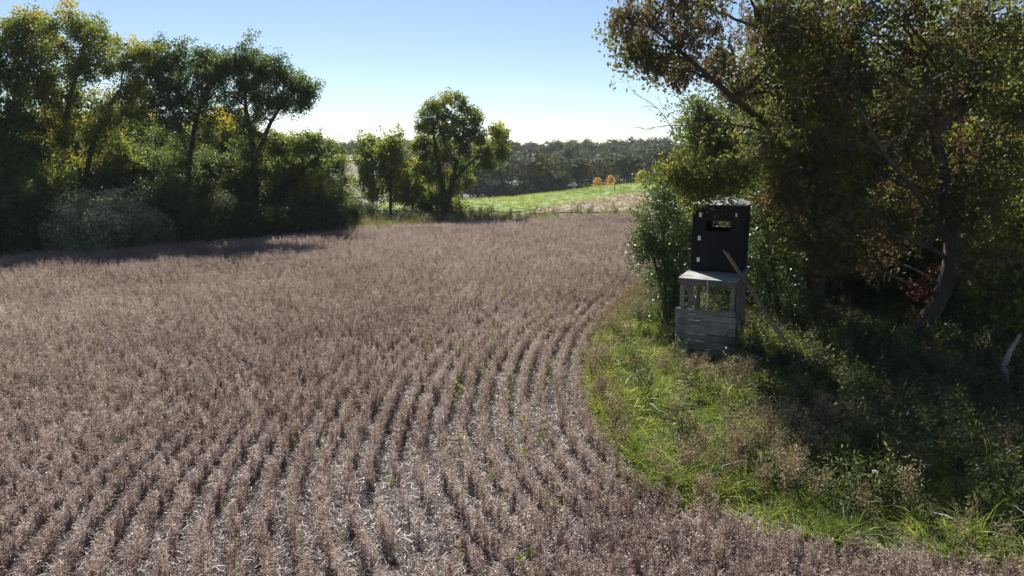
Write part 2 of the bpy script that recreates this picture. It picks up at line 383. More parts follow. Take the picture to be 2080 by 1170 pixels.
# --- ripe soybean clump: bare stems hung with pods
def ribbon(g, pts, wid, tint, r=rng):
    """Thin flat strip along pts."""
    pts = np.asarray(pts, float); n = len(pts)
    s = unit(np.cross(np.gradient(pts, axis=0), r.normal(size=3)))
    wv = np.broadcast_to(np.asarray(wid, float), (n,))[:, None] * 0.5
    V = np.stack([pts - s * wv, pts + s * wv], 1).reshape(-1, 3)
    i = np.arange(n - 1)[:, None] * 2
    g.add(V, np.concatenate([i, i + 1, i + 3, i + 2], 1), None, tint)
def bean_clump(seed):
    r = np.random.default_rng(seed); g = Geo()
    for k in range(4):
        b = np.array([r.uniform(-0.085, 0.085), r.uniform(-0.018, 0.018), -0.02]); h = r.uniform(0.36, 0.55)
        lean = r.normal(0, 0.07, 2)
        stems = [(b, b + np.array([lean[0] * h, lean[1] * h, h]), 0.0045)]
        for q in range(r.integers(1, 4)):
            t0 = r.uniform(0.1, 0.4); s0 = b + (stems[0][1] - b) * t0
            a = r.uniform(0, 2 * PI); rr = r.uniform(0.02, 0.065)
            stems.append((s0, s0 + np.array([math.cos(a) * rr, math.sin(a) * rr * 0.8, h * r.uniform(0.35, 0.6)]), 0.003))
        base_t = r.uniform(0.2, 0.55)
        for (p0, p1, rad) in stems:
            mid = (p0 + p1) / 2 + r.normal(0, 0.012, 3)
            tube(g, bez(p0, mid, p1, 4), [rad, rad * 0.85, rad * 0.6, rad * 0.35], 3, base_t + 0.05, cap=False)
            npod = int(26 * np.linalg.norm(p1 - p0) / 0.6)
            t = r.uniform(0.15, 1.0, npod)[:, None]
            P = p0 + (p1 - p0) * t + r.normal(0, 0.016, (npod, 3))
            leaf_cards(g, P, 0.046, 0.011, base_t + r.uniform(-0.2, 0.28, npod), droop=0.15, r=r)
            m = int(npod * 0.35)                                   # bare petioles sticking out
            for q in range(m):
                p = p0 + (p1 - p0) * r.uniform(0.25, 1); d = unit(r.normal(size=3) + np.array([0, 0, 0.5])) * r.uniform(0.04, 0.10)
                ribbon(g, [p, p + d * 0.6, p + d + np.array([0, 0, -0.01])], 0.0035, base_t + r.uniform(0.0, 0.4), r)
    return g
bean_src = [source('bean_source', bean_clump(100 + k), M['bean']) for k in range(9)]

Tn = unit(np.gradient(EDGE, axis=0)); Nn = SGN * np.stack([-Tn[:, 1], Tn[:, 0]], 1)
rows_P, rows_A, rows_K = [], [], []
k = 0
while True:
    d = 0.28 + 0.385 * k
    if d > 64: break
    R = resample(EDGE + Nn * d, 0.108)
    if len(R) > 3:
        tg = np.gradient(R, axis=0); ang = np.arctan2(tg[:, 1], tg[:, 0])
        rows_P.append(R); rows_A.append(ang); rows_K.append(np.full(len(R), k))
    k += 1
RP = np.concatenate(rows_P); RA = np.concatenate(rows_A); RK = np.concatenate(rows_K)
RP = RP + rng.normal(0, 0.022, RP.shape)
ok = (RP[:, 1] > 4.2) & (RP[:, 1] < far_y(RP[:, 0]))
P3 = np.column_stack([RP, np.full(len(RP), 0.3)]); ok &= in_view(P3)
# thin places: bare patch in the middle foreground and a ragged stand at the headland
def spots(P, L):
    o = np.zeros(len(P))
    for (px, py, r_, s) in L:
        c = gp(px, py)[:2]; o = np.maximum(o, s * np.exp(-(((P - c) ** 2).sum(1)) / r_ ** 2))
    return o
bare = spots(RP, [(838, 940, 0.6, 0.97), (810, 1000, 0.5, 0.95), (840, 1060, 0.6, 0.95), (872, 1115, 0.6, 0.95), (850, 1165, 0.6, 0.9), (905, 905, 0.3, 0.7), (955, 1150, 0.35, 0.6), (1120, 740, 0.8, 0.35), (840, 760, 0.9, 0.3), (1020, 760, 1.0, 0.25), (700, 900, 0.8, 0.25), (330, 1120, 0.5, 0.3)])
gapn = vnoise(RP[:, 0], RP[:, 1], 0.9, 11) * 0.5 + vnoise(RP[:, 0], RP[:, 1], 0.35, 12) * 0.5
ok &= rng.uniform(0, 1, len(RP)) > np.clip(bare + 0.02 + 0.08 * (gapn > 0.55), 0, 1)
RP, RA, RK, gapn = RP[ok], RA[ok], RK[ok], gapn[ok]
n = len(RP); print('bean clumps', n)
hs = 1.0 + 0.15 * vnoise(RP[:, 0], RP[:, 1], 3.0, 13) + rng.normal(0, 0.11, n)
itn = 0.13 * vnoise(RP[:, 0], RP[:, 1], 5.0, 14) + 0.13 * vnoise(RP[:, 0], RP[:, 1], 0.8, 15) + rng.normal(0, 0.09, n)
scatter('bean_plants', np.column_stack([RP, np.full(n, 0.03)]), np.column_stack([rng.normal(0, 0.11, n) + 0.13 * vnoise(RP[:, 0], RP[:, 1], 1.7, 41), rng.normal(0, 0.11, n) + 0.13 * vnoise(RP[:, 0], RP[:, 1], 1.7, 42), RA + rng.choice([0, PI], n) + rng.normal(0, 0.25, n)]),
        np.column_stack([rng.uniform(0.85, 1.2, n), rng.uniform(0.85, 1.25, n), hs]), rng.integers(0, len(bean_src), n), itn, bean_src,
        'ripe brown soybean plants standing in curving rows across the field', 'crop')

# --- residue between the rows: pale fallen petioles and crumpled leaves
def litter_patch(seed):
    r = np.random.default_rng(seed); g = Geo()
    for q in range(46):
        p = np.array([*r.uniform(-0.25, 0.25, 2), r.uniform(0.005, 0.05)]); a = r.uniform(0, 2 * PI); L = r.uniform(0.06, 0.2)
        d = np.array([math.cos(a), math.sin(a), r.normal(0, 0.12)]) * L
        ribbon(g, [p, p + d * 0.5 + np.array([0, 0, r.uniform(0.005, 0.03)]), p + d], 0.005, r.uniform(0.3, 1.0), r)
    P = np.column_stack([r.uniform(-0.25, 0.25, (60, 2)), r.uniform(0.005, 0.04, 60)])
    leaf_cards(g, P, 0.045, 0.026, r.uniform(0.0, 0.7, 60), droop=0.0, r=r)
    return g
lit_src = [source('litter_source', litter_patch(200 + k), M['litter']) for k in range(5)]
gx, gy = np.meshgrid(np.arange(-24, 12, 0.27), np.arange(4.5, 30, 0.27)); LP = np.stack([gx.ravel(), gy.ravel()], 1) + rng.normal(0, 0.09, (gx.size, 2))
ok = in_view(np.column_stack([LP, np.zeros(len(LP))]), 0.1); LP = LP[ok]; ok = (field_d(LP) > -0.3); LP = LP[ok]; n = len(LP); print('litter', n)
scatter('crop_residue', np.column_stack([LP, np.full(n, 0.035) + 0.5 * clods(LP[:, 0], LP[:, 1])]), np.column_stack([rng.normal(0, 0.08, n), rng.normal(0, 0.08, n), rng.uniform(0, 6.28, n)]),
        np.repeat(rng.uniform(0.8, 1.25, (n, 1)), 3, 1), rng.integers(0, 5, n), 0.15 * vnoise(LP[:, 0], LP[:, 1], 1.0, 16) + 0.2 * spots(LP, [(850, 1000, 1.1, 1), (850, 1120, 0.9, 1), (960, 820, 1.2, .5)]) - 0.14, lit_src,
        'pale fallen stems and crumpled leaves lying between the bean rows', 'crop residue')

# --- yellow-green volunteer sprouts among the beans
def sprout(seed):
    r = np.random.default_rng(seed); g = Geo()
    P = np.column_stack([r.normal(0, 0.05, (9, 2)), r.uniform(0.2, 0.5, 9)])
    leaf_cards(g, P, 0.06, 0.045, r.uniform(0.0, 0.7, 9), droop=0.1, r=r)
    for p in P[:4]: ribbon(g, [np.array([0, 0, 0.0]), p * np.array([0.6, 0.6, 0.6]), p], 0.004, 0.3, r)
    return g
sp_src = [source('sprout_source', sprout(300 + k), M['sprout']) for k in range(4)]
SP = []
for (px, py, sx, sy, m) in [(1060, 780, 90, 60, 46), (1130, 720, 50, 50, 18), (1000, 820, 60, 50, 14), (1230, 640, 50, 30, 10), (300, 800, 260, 150, 12), (700, 850, 250, 160, 14), (1050, 1000, 150, 100, 10), (600, 600, 400, 60, 10)]:
    for q in range(m):
        p = gp(px + rng.normal(0, sx), py + rng.normal(0, sy)); SP.append(p)
SP = np.array(SP); SP = SP[(field_d(SP[:, :2]) > 0.1) & (SP[:, 1] > 5)]; n = len(SP); SP[:, 2] = 0.04
scatter('weed_sprouts', SP, np.column_stack([np.zeros(n), np.zeros(n), rng.uniform(0, 6.28, n)]), np.repeat(rng.uniform(0.7, 1.3, (n, 1)), 3, 1), rng.integers(0, 4, n), rng.normal(0, 0.15, n), sp_src,
        'small yellow and green leafy sprouts scattered between bean rows', 'weeds')

# --- grasses and weeds
def grass_tuft(seed, nb, h, spread, flop, wid=0.008):
    r = np.random.default_rng(seed); g = Geo()
    for q in range(nb):
        a = r.uniform(0, 2 * PI); b = np.array([*r.normal(0, spread, 2), -0.02]); L = h * r.uniform(0.5, 1.2); f = flop * r.uniform(0.3, 1.3)
        d = np.array([math.cos(a), math.sin(a), 0])
        t = np.linspace(0, 1, 5)[:, None]
        pts = b + d * L * f * t ** 1.8 + np.array([0, 0, 1.0]) * L * (t - 0.55 * min(f, 1.2) * t ** 2.6)
        ribbon(g, pts, wid * np.array([1, 1, 0.85, 0.6, 0.12]), r.uniform(0.15, 0.75), r)
    return g
def dry_weed(seed, h):
    r = np.random.default_rng(seed); g = Geo()
    for q in range(6):
        a = r.uniform(0, 6.28); b = np.array([*r.normal(0, 0.07, 2), -0.02]); hh = h * r.uniform(0.6, 1.1)
        top = b + np.array([math.cos(a) * 0.2, math.sin(a) * 0.2, 1.0]) * hh
        tube(g, bez(b, (b + top) / 2 + r.normal(0, 0.03, 3), top, 4), [0.005, 0.004, 0.003, 0.002], 3, 0.35, cap=False)
        m = 40; t = 0.35 + 0.65 * np.sqrt(r.uniform(0, 1, m)); P = b + (top - b) * t[:, None] + r.normal(0, 0.055, (m, 3))
        leaf_cards(g, P, 0.05, 0.016, r.uniform(0.1, 1.0, m), droop=0.0, r=r)
        for w_ in range(7):
            p = b + (top - b) * r.uniform(0.4, 1.0); ribbon(g, [p, p + r.normal(0, 0.07, 3) + np.array([0, 0, 0.06])], 0.004, r.uniform(0.2, 0.9), r)
    return g
def forb(seed, h):
    r = np.random.default_rng(seed); g = Geo()
    for q in range(5):
        a = r.uniform(0, 6.28); b = np.array([*r.normal(0, 0.08, 2), -0.02]); hh = h * r.uniform(0.6, 1.1)
        top = b + np.array([math.cos(a) * 0.25, math.sin(a) * 0.25, 1.0]) * hh
        tube(g, bez(b, (b + top) / 2 + r.normal(0, 0.03, 3), top, 4), [0.005, 0.004, 0.003, 0.002], 3, 0.3, cap=False)
        m = 34; t = r.uniform(0.15, 1.0, m); P = b + (top - b) * t[:, None] + r.normal(0, 0.06, (m, 3))
        leaf_cards(g, P, 0.085, 0.03, r.uniform(0.0, 0.9, m), droop=0.35, r=r)
    return g
gr_src = [source('grass_source', grass_tuft(400 + k, 40, 0.50, 0.06, 0.95, 0.012), M['grass']) for k in range(6)]
dg_src = [source('dry_grass_source', grass_tuft(420 + k, 34, 0.62, 0.07, 0.45, 0.007), M['dry']) for k in range(4)]
dw_src = [source('dry_weed_source', dry_weed(440 + k, 0.85), M['dry']) for k in range(5)]
fb_src = [source('forb_source', forb(460 + k, 0.8), M['weed']) for k in range(5)]
def place(name, P, srcs, smin, smax, label, cat, tilt=0.12, itint=None, mound=None):
    n = len(P); print(name, n)
    if itint is None: itint = rng.normal(0, 0.1, n)
    s = rng.uniform(smin, smax, (n, 1)) * np.array([[1, 1, 1]]); s[:, 2] *= rng.uniform(0.8, 1.15, n)
    if mound is not None: s *= np.clip(1 + mound, 0.45, 1.6)[:, None]
    return scatter(name, P, np.column_stack([rng.normal(0, tilt, n), rng.normal(0, tilt, n), rng.uniform(0, 6.28, n)]), s, rng.integers(0, len(srcs), n), itint, srcs, label, cat)
def region(x0, x1, y0, y1, dens, keep):
    m = int((x1 - x0) * (y1 - y0) * dens); P = np.column_stack([rng.uniform(x0, x1, m), rng.uniform(y0, y1, m)])
    P = P[in_view(np.column_stack([P, np.zeros(m)]), 0.12)]; P = P[keep(P)]
    return np.column_stack([P, np.zeros(len(P))])
head = lambda P: field_d(P) < -0.05
BROWN = [(1215, 690, 0.7, 0.9), (1260, 655, 1.0, 0.9), (1320, 620, 1.1, 0.95), (1200, 760, 0.5, 0.8), (1210, 820, 0.35, 0.6), (1480, 790, 0.6, 1.0), (1350, 770, 0.4, 0.6), (1560, 930, 0.75, 1.0), (1480, 960, 0.6, 0.9), (1640, 890, 0.6, 0.9), (1430, 1000, 0.5, 0.8), (1560, 1010, 0.6, 0.7), (1250, 900, 0.3, 0.5), (1700, 880, 0.6, 0.5)]
G1 = region(0.5, 14, 7, 30, 34, head)
br = spots(G1[:, :2], BROWN); deep = smooth(4.5, 9.0, G1[:, 0] - 0.15 * (G1[:, 1] - 14))
keepg = rng.uniform(0, 1, len(G1)) > np.clip(0.8 * br + 0.88 * deep, 0, 0.97)
Gg = G1[keepg]
place('green_grass', Gg, gr_src, 0.7, 1.25, 'long green grass on the headland in front of the blind', 'grass', 0.2, 0.22 * vnoise(Gg[:, 0], Gg[:, 1], 0.9, 21) + rng.normal(0, 0.13, len(Gg)), 0.45 * vnoise(Gg[:, 0], Gg[:, 1], 0.75, 25))
G2 = region(0.3, 12, 7, 30, 26, head); br2 = spots(G2[:, :2], BROWN)
edge_b = np.exp(-(np.abs(field_d(G2[:, :2])) / 0.3) ** 2) * 0.35
Gd = G2[rng.uniform(0, 1, len(G2)) < np.clip(br2 * 0.72 + edge_b + 0.02, 0, 1)]
place('dry_weeds', Gd, dw_src, 0.6, 1.1, 'brown seeded weed stalks standing in the headland grass', 'weeds', 0.15)
G3 = region(1.5, 22, 8, 34, 12, lambda P: field_d(P) < -0.8)
dp = smooth(3.5, 8.0, G3[:, 0] - 0.1 * (G3[:, 1] - 14)); G3 = G3[rng.uniform(0, 1, len(G3)) < 0.2 + 0.78 * dp]
place('undergrowth', G3, fb_src, 0.6, 1.25, 'dark leafy undergrowth beneath the trees at lower right', 'undergrowth', 0.15)
# verge between the far field edge and the trees
def verge_keep(P): return (P[:, 1] > far_y(P[:, 0]) - 0.2) & (P[:, 1] < far_y(P[:, 0]) + np.interp(P[:, 0], [-6, 0, 6, 12], [15, 7, 4.5, 4])) & (P[:, 0] < 17)
G4 = region(-45, 17, 26, 76, 3.2, verge_keep)
place('verge_grass', G4, dg_src, 0.7, 1.3, 'tall dry tan grass along the far edge of the field', 'grass', 0.15, 0.25 * vnoise(G4[:, 0], G4[:, 1], 5, 22) + 0.05)
G5 = region(-45, 17, 26, 80, 1.5, lambda P: verge_keep(P) & (P[:, 1] > far_y(P[:, 0]) + 1.2)); 
place('verge_weeds', G5, gr_src + fb_src, 0.8, 1.5, 'green weeds and grass mixed through the far verge', 'weeds', 0.15, 0.1 * vnoise(G5[:, 0], G5[:, 1], 3, 23))
# corn stalk bits on the stubble
def husk(seed):
    r = np.random.default_rng(seed); g = Geo()
    for q in range(16):
        p = np.array([*r.uniform(-0.6, 0.6, 2), r.uniform(0.02, 0.12)]); a = r.uniform(0, 6.28); L = r.uniform(0.2, 0.6)
        d = np.array([math.cos(a), math.sin(a), r.uniform(-0.1, 0.5)]) * L
        ribbon(g, [p, p + d * 0.5 + np.array([0, 0, 0.05]), p + d], 0.05, r.uniform(0, 1), r)
    for q in range(5):
        p = np.array([*r.uniform(-0.6, 0.6, 2), 0]); tube(g, [p, p + np.array([r.normal(0, .03), r.normal(0, .03), r.uniform(0.2, 0.4)])], 0.014, 4, 0.6)
    return g
hk_src = [source('husk_source', husk(500 + k), M['husk']) for k in range(4)]
sk = polar_keep([(1.5, 61, 62), (4, 62.5, 69), (6, 63, 75), (9, 64, 87), (13, 66, 97), (16, 68, 99)])
G6 = region(0, 26, 58, 100, 0.9, lambda P: sk(P[:, 0], P[:, 1])); G6[:, 2] = terrain(G6[:, 0], G6[:, 1]) + 0.04
place('corn_residue', G6, hk_src, 0.8, 1.3, 'pale broken corn stalks littering the stubble strip', 'crop residue', 0.05)
hk = polar_keep([(-12, 66, 75.5), (-6, 64.5, 79.5), (0, 63, 89.5), (3, 66, 99.5), (6, 76, 111.5), (9, 88, 123.5), (13, 98, 137)])
G7 = region(-16, 32, 60, 135, 1.6, lambda P: hk(P[:, 0], P[:, 1])); G7[:, 2] = terrain(G7[:, 0], G7[:, 1]) + 0.05
place('hay_grass', G7, [source('hay_source', grass_tuft(480 + k, 30, 0.22, 0.16, 0.8, 0.02), M['grass']) for k in range(3)], 0.8, 1.4, 'short green regrowth covering the hay field', 'grass', 0.1, 0.15 * vnoise(G7[:, 0], G7[:, 1], 9, 24) + 0.05)

# ------------------------------------------------------------------ trees
def grow(wood, leaves, trunks, blobs, r, leaf, limb=0.09, extra=None, twig_vis=1.0):
    """trunks: [(points, radii)]; blobs: [(centre, radius xyz, density)]; leaves spread through each blob on branches, twigs and sprays."""
    allp = np.concatenate([np.asarray(t[0], float) for t in trunks]); allr = np.concatenate([np.asarray(t[1], float) for t in trunks])
    dens_p = []; dens_r = []
    for pts, rad in trunks:
        pts = np.asarray(pts, float); rad = np.asarray(rad, float)
        s = np.linspace(0, len(pts) - 1, len(pts) * 5); P = np.stack([np.interp(s, np.arange(len(pts)), pts[:, c]) for c in range(3)], 1)
        k_ = np.ones(5) / 5; Q = P.copy()
        for c in range(3): Q[2:-2, c] = np.convolve(P[:, c], k_, 'valid')
        R = np.interp(s, np.arange(len(pts)), rad)
        Q[1:-1, :2] += r.normal(0, 0.02, (len(Q) - 2, 2)) * R[1:-1, None] * 6 * 0.3
        tube(wood, Q, R, 9, 0.5); dens_p.append(Q); dens_r.append(R)
    TP = np.concatenate(dens_p); TR = np.concatenate(dens_r)
    for (c, rad, dn) in blobs:
        c = np.asarray(c, float); rad = np.asarray(rad, float) * np.ones(3)
        dv = c - TP; dist = np.linalg.norm(dv, axis=1); cost = dist + 1.6 * np.maximum(0, TP[:, 2] - (c[2] - 0.35 * dist))
        j = cost.argmin(); p0 = TP[j]; L = np.linalg.norm(c - p0)
        mid = p0 + (c - p0) * 0.5 + np.array([0, 0, 0.10 * L]) + r.normal(0, 0.07 * L, 3)
        lp = bez(p0, mid, c, 8); lp[1:-1] += r.normal(0, 0.02 * L, (6, 3))
        r0 = min(TR[j] * 0.75, limb * (0.6 + 0.14 * L)); tube(wood, lp, np.linspace(r0, r0 * 0.35, 8), 6, 0.5)
        ns = max(4, int(dn * leaf.get('sec', 13)))
        dirs = unit(r.normal(size=(ns, 3))); sec = c + dirs * rad * (r.uniform(0.1, 1.0, (ns, 1)) ** 0.6) * r.uniform(0.75, 1.32, (ns, 1))
        for s_ in sec:
            q0 = lp[r.integers(4, 8)]; l2 = np.linalg.norm(s_ - q0)
            bp = bez(q0, (q0 + s_) / 2 + r.normal(0, 0.1 * l2, 3) + np.array([0, 0, 0.08 * l2]), s_, 5)
            tube(wood, bp, np.linspace(r0 * 0.33, r0 * 0.08, 5), 4, 0.5, cap=False)
            nt_ = leaf.get('tips', 8)
            tips = s_ + r.normal(size=(nt_, 3)) * leaf['spread'] * (rad / rad.mean())
            ct = r.uniform(0, 1)
            for tp in tips:
                if r.uniform() < twig_vis * 0.6:
                    b0 = bp[r.integers(2, 5)]; ribbon(wood, [b0, (b0 + tp) / 2 + r.normal(0, 0.05, 3), tp], r0 * 0.10 + 0.004, 0.5, r)
            m = leaf['per']; T = np.repeat(tips, m, 0)
            off = r.normal(size=(len(T), 3)) * leaf['spray']; off[:, 2] -= np.abs(off[:, 2]) * leaf.get('hang', 0.3)
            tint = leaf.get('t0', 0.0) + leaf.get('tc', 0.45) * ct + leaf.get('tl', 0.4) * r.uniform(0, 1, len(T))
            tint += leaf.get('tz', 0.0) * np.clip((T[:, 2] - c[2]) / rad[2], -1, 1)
            leaf_cards(leaves, T + off, leaf['len'], leaf['wid'], tint, droop=leaf.get('droop', 0.25), r=r)
    return wood, leaves
def build_tree(name, label, cat, group, base, trunks, blobs, leaf, leafmat, barkmat='bark', seed=1, limb=0.09, twig_vis=1.0):
    r = np.random.default_rng(seed); wd, lv = Geo(), Geo(); base = np.asarray(base, float)
    sh = lambda pts: [np.asarray(p, float) - base for p in pts]
    grow(wd, lv, [(sh(t[0]), t[1]) for t in trunks], [((np.asarray(b[0]) - base), b[1], b[2]) for b in blobs], r, leaf, limb, twig_vis=twig_vis)
    e = empty(name, base); tag(e, label, cat, group)
    link('trunk', wd.mesh('trunk', [M[barkmat]], smooth=True), e)
    cr = link('crown', lv.mesh('crown', [M[leafmat]]), e); cr['kind'] = 'stuff'
    return e
def pxblobs(L, Y, dep=0.9, jit=1.2, seed=0, dens=1.0, shrink=1.0):
    """Crown masses from photo positions at distance Y, spread in depth as far as they are wide."""
    r = np.random.default_rng(seed); out = []
    for b in L:
        px, py, rp = b[:3]; dn = b[3] if len(b) > 3 else 1.0
        yy = Y + r.uniform(-jit, jit); c = at(px, py, yy); R = rp / F_PX * yy * shrink
        out.append((c, np.array([R, R * dep, R * 0.9]), dn * dens * max(0.5, (R / 1.3) ** 2)))
    return out
def trunk_px(L, Y, radii, z0=None):
    P = [at(px, py, Y + dy) for px, py, dy in L]
    if z0 is not None: P[0][2] = z0
    return (P, radii)

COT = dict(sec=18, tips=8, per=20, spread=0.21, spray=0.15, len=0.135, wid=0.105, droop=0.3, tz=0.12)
DRK = dict(COT, tc=0.4, tl=0.35)
# big cottonwood at the left
YA = 43.0; b = at(160, 430, YA); b[2] = 0
build_tree('cottonwood_tree', 'tallest yellow-green cottonwood with several dark limbs at far left', 'tree', 'trees along the left field edge', b,
    [trunk_px([(170, 480, 0), (175, 390, 0), (160, 300, 0.2), (120, 220, 0.5), (85, 150, 0.6)], YA, [0.34, 0.28, 0.2, 0.13, 0.06], -0.1),
     trunk_px([(178, 400, 0), (180, 320, -0.4), (205, 240, -0.6), (245, 180, -0.6)], YA, [0.22, 0.17, 0.11, 0.05]),
     trunk_px([(160, 480, 0.3), (140, 380, 0.6), (130, 260, 0.9), (150, 170, 0.8), (170, 90, 0.8)], YA, [0.3, 0.25, 0.17, 0.1, 0.05], -0.1)],
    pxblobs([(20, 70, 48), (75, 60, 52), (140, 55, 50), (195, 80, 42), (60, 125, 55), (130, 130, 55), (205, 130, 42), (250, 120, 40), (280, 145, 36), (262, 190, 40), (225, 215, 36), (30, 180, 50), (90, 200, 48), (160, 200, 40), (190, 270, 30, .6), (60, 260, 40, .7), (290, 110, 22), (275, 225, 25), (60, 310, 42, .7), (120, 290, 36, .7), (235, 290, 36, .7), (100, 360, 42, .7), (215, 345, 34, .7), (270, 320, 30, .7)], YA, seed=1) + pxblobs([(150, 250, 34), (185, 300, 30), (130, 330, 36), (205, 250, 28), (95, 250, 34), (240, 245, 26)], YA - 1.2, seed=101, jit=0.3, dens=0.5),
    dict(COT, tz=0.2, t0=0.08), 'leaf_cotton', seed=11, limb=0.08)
YB = 44.0; b = at(395, 430, YB); b[2] = 0
build_tree('cottonwood_tree', 'dark-leaved cottonwood with bent trunk, second tall tree from left', 'tree', 'trees along the left field edge', b,
    [trunk_px([(400, 480, 0), (392, 380, 0), (384, 310, 0), (350, 225, 0.3), (335, 170, 0.4)], YB, [0.30, 0.25, 0.19, 0.12, 0.05], -0.1),
     trunk_px([(386, 320, 0), (395, 250, -0.5), (420, 190, -0.6)], YB, [0.16, 0.12, 0.05])],
    pxblobs([(330, 120, 32), (365, 115, 34), (400, 125, 34), (310, 165, 30), (350, 160, 40), (395, 170, 38), (430, 160, 30), (325, 205, 34), (370, 210, 34), (415, 210, 30), (300, 195, 22), (385, 250, 26, .6), (440, 130, 24), (345, 275, 30, .7), (425, 265, 28, .7), (360, 325, 32, .7), (425, 330, 30, .7), (330, 335, 28, .7), (405, 375, 28, .7)], YB, seed=2) + pxblobs([(368, 262, 28), (395, 295, 26), (345, 245, 26), (415, 240, 26), (375, 330, 26)], YB - 1.1, seed=102, jit=0.3, dens=0.5),
    DRK, 'leaf_dark', seed=12, limb=0.08)
YC = 45.0; b = at(520, 430, YC); b[2] = 0
build_tree('cottonwood_tree', 'dark cottonwood with a long right-hand limb, right of the tall group', 'tree', 'trees along the left field edge', b,
    [trunk_px([(522, 480, 0), (520, 380, 0), (515, 300, 0), (497, 215, 0.3), (500, 150, 0.3)], YC, [0.30, 0.25, 0.19, 0.12, 0.05], -0.1),
     trunk_px([(520, 320, 0), (548, 250, -0.5), (575, 210, -0.5), (605, 185, -0.5)], YC, [0.16, 0.11, 0.08, 0.04])],
    pxblobs([(480, 125, 34), (515, 115, 34), (550, 130, 30), (455, 150, 26), (495, 165, 38), (540, 165, 34), (570, 160, 26), (470, 195, 28), (515, 205, 32), (560, 200, 26), (600, 175, 26), (625, 180, 20), (610, 210, 22), (582, 205, 22), (440, 120, 20), (510, 250, 26, .6), (530, 280, 24, .5), (490, 300, 26, .7), (548, 300, 24, .7), (500, 350, 30, .7), (545, 355, 28, .7), (470, 340, 26, .7)], YC, seed=3) + pxblobs([(503, 262, 24), (518, 315, 26), (480, 235, 24), (530, 232, 22), (505, 350, 26)], YC - 1.1, seed=103, jit=0.3, dens=0.5),
    DRK, 'leaf_dark', seed=13, limb=0.08)
YD = 46.0; b = at(545, 440, YD); b[2] = 0
build_tree('leaning_tree', 'leaning tree bending right over dark shrubs beside the gap', 'tree', 'trees along the left field edge', b,
    [trunk_px([(530, 480, 0), (555, 395, 0), (600, 355, 0), (640, 325, 0), (668, 295, 0)], YD, [0.24, 0.2, 0.15, 0.1, 0.04], -0.1)],
    pxblobs([(640, 285, 30), (610, 300, 28), (670, 305, 28), (685, 335, 26), (650, 335, 32), (615, 345, 30), (690, 370, 24), (655, 380, 32), (585, 290, 26), (575, 340, 30), (690, 400, 22), (620, 400, 34), (560, 300, 24)], YD, seed=4),
    dict(COT, t0=-0.02), 'leaf_cotton', seed=14, limb=0.07)
YZ = 40.0; b = at(-20, 440, YZ); b[2] = 0
build_tree('edge_tree', 'dark tree cut by the left picture edge', 'tree', 'trees along the left field edge', b,
    [trunk_px([(-10, 520, 0), (0, 420, 0), (20, 320, 0), (30, 230, 0)], YZ, [0.26, 0.22, 0.15, 0.05], -0.1)],
    pxblobs([(-40, 120, 55), (0, 230, 50), (45, 260, 36), (-30, 300, 60), (30, 330, 45), (70, 300, 26), (-40, 210, 55), (10, 390, 45), (-60, 400, 60)], YZ, seed=5), DRK, 'leaf_dark', seed=15)
# small trees standing in the middle distance
def small_tree(name, label, px, base_y, Y, top_y, blobs, lm, seed, tr=0.13, leaf=COT):
    b = at(px, base_y, Y); b[2] = 0
    return build_tree(name, label, 'tree', 'trees beyond the field', b, [trunk_px([(px, base_y, 0), (px + 1, (base_y + top_y) / 2 + 10, 0), (px - 1, top_y + 25, 0)], Y, [tr, tr * 0.7, 0.03], -0.1)],
        pxblobs(blobs, Y, seed=seed), leaf, lm, seed=seed, limb=0.05)
MID = dict(COT, len=0.2, wid=0.16, per=14, spread=0.36)
small_tree('slender_tree', 'slender olive-green tree, left one of the pair by the hay field', 757, 432, 62, 275, [(752, 290, 20), (762, 310, 24), (745, 325, 22), (757, 345, 28), (740, 365, 20), (765, 375, 24), (750, 395, 20, .6)], 'leaf_cotton', 21, leaf=MID)
small_tree('slender_tree', 'slender olive-green tree, right one of the pair by the hay field', 793, 434, 61, 270, [(790, 285, 20), (800, 305, 24), (782, 320, 22), (805, 335, 24), (790, 355, 28), (812, 370, 22), (788, 385, 24, .7)], 'leaf_cotton', 22, leaf=MID)
small_tree('yellow_tree', 'low yellow-leaved tree left of the broad field tree', 838, 430, 60, 330, [(835, 345, 22), (850, 365, 24), (825, 370, 20), (845, 390, 24), (822, 395, 18), (858, 398, 18)], 'leaf_yellow', 23, leaf=dict(MID, t0=-0.2))
YG = 58.5; b = at(905, 437, YG); b[2] = 0
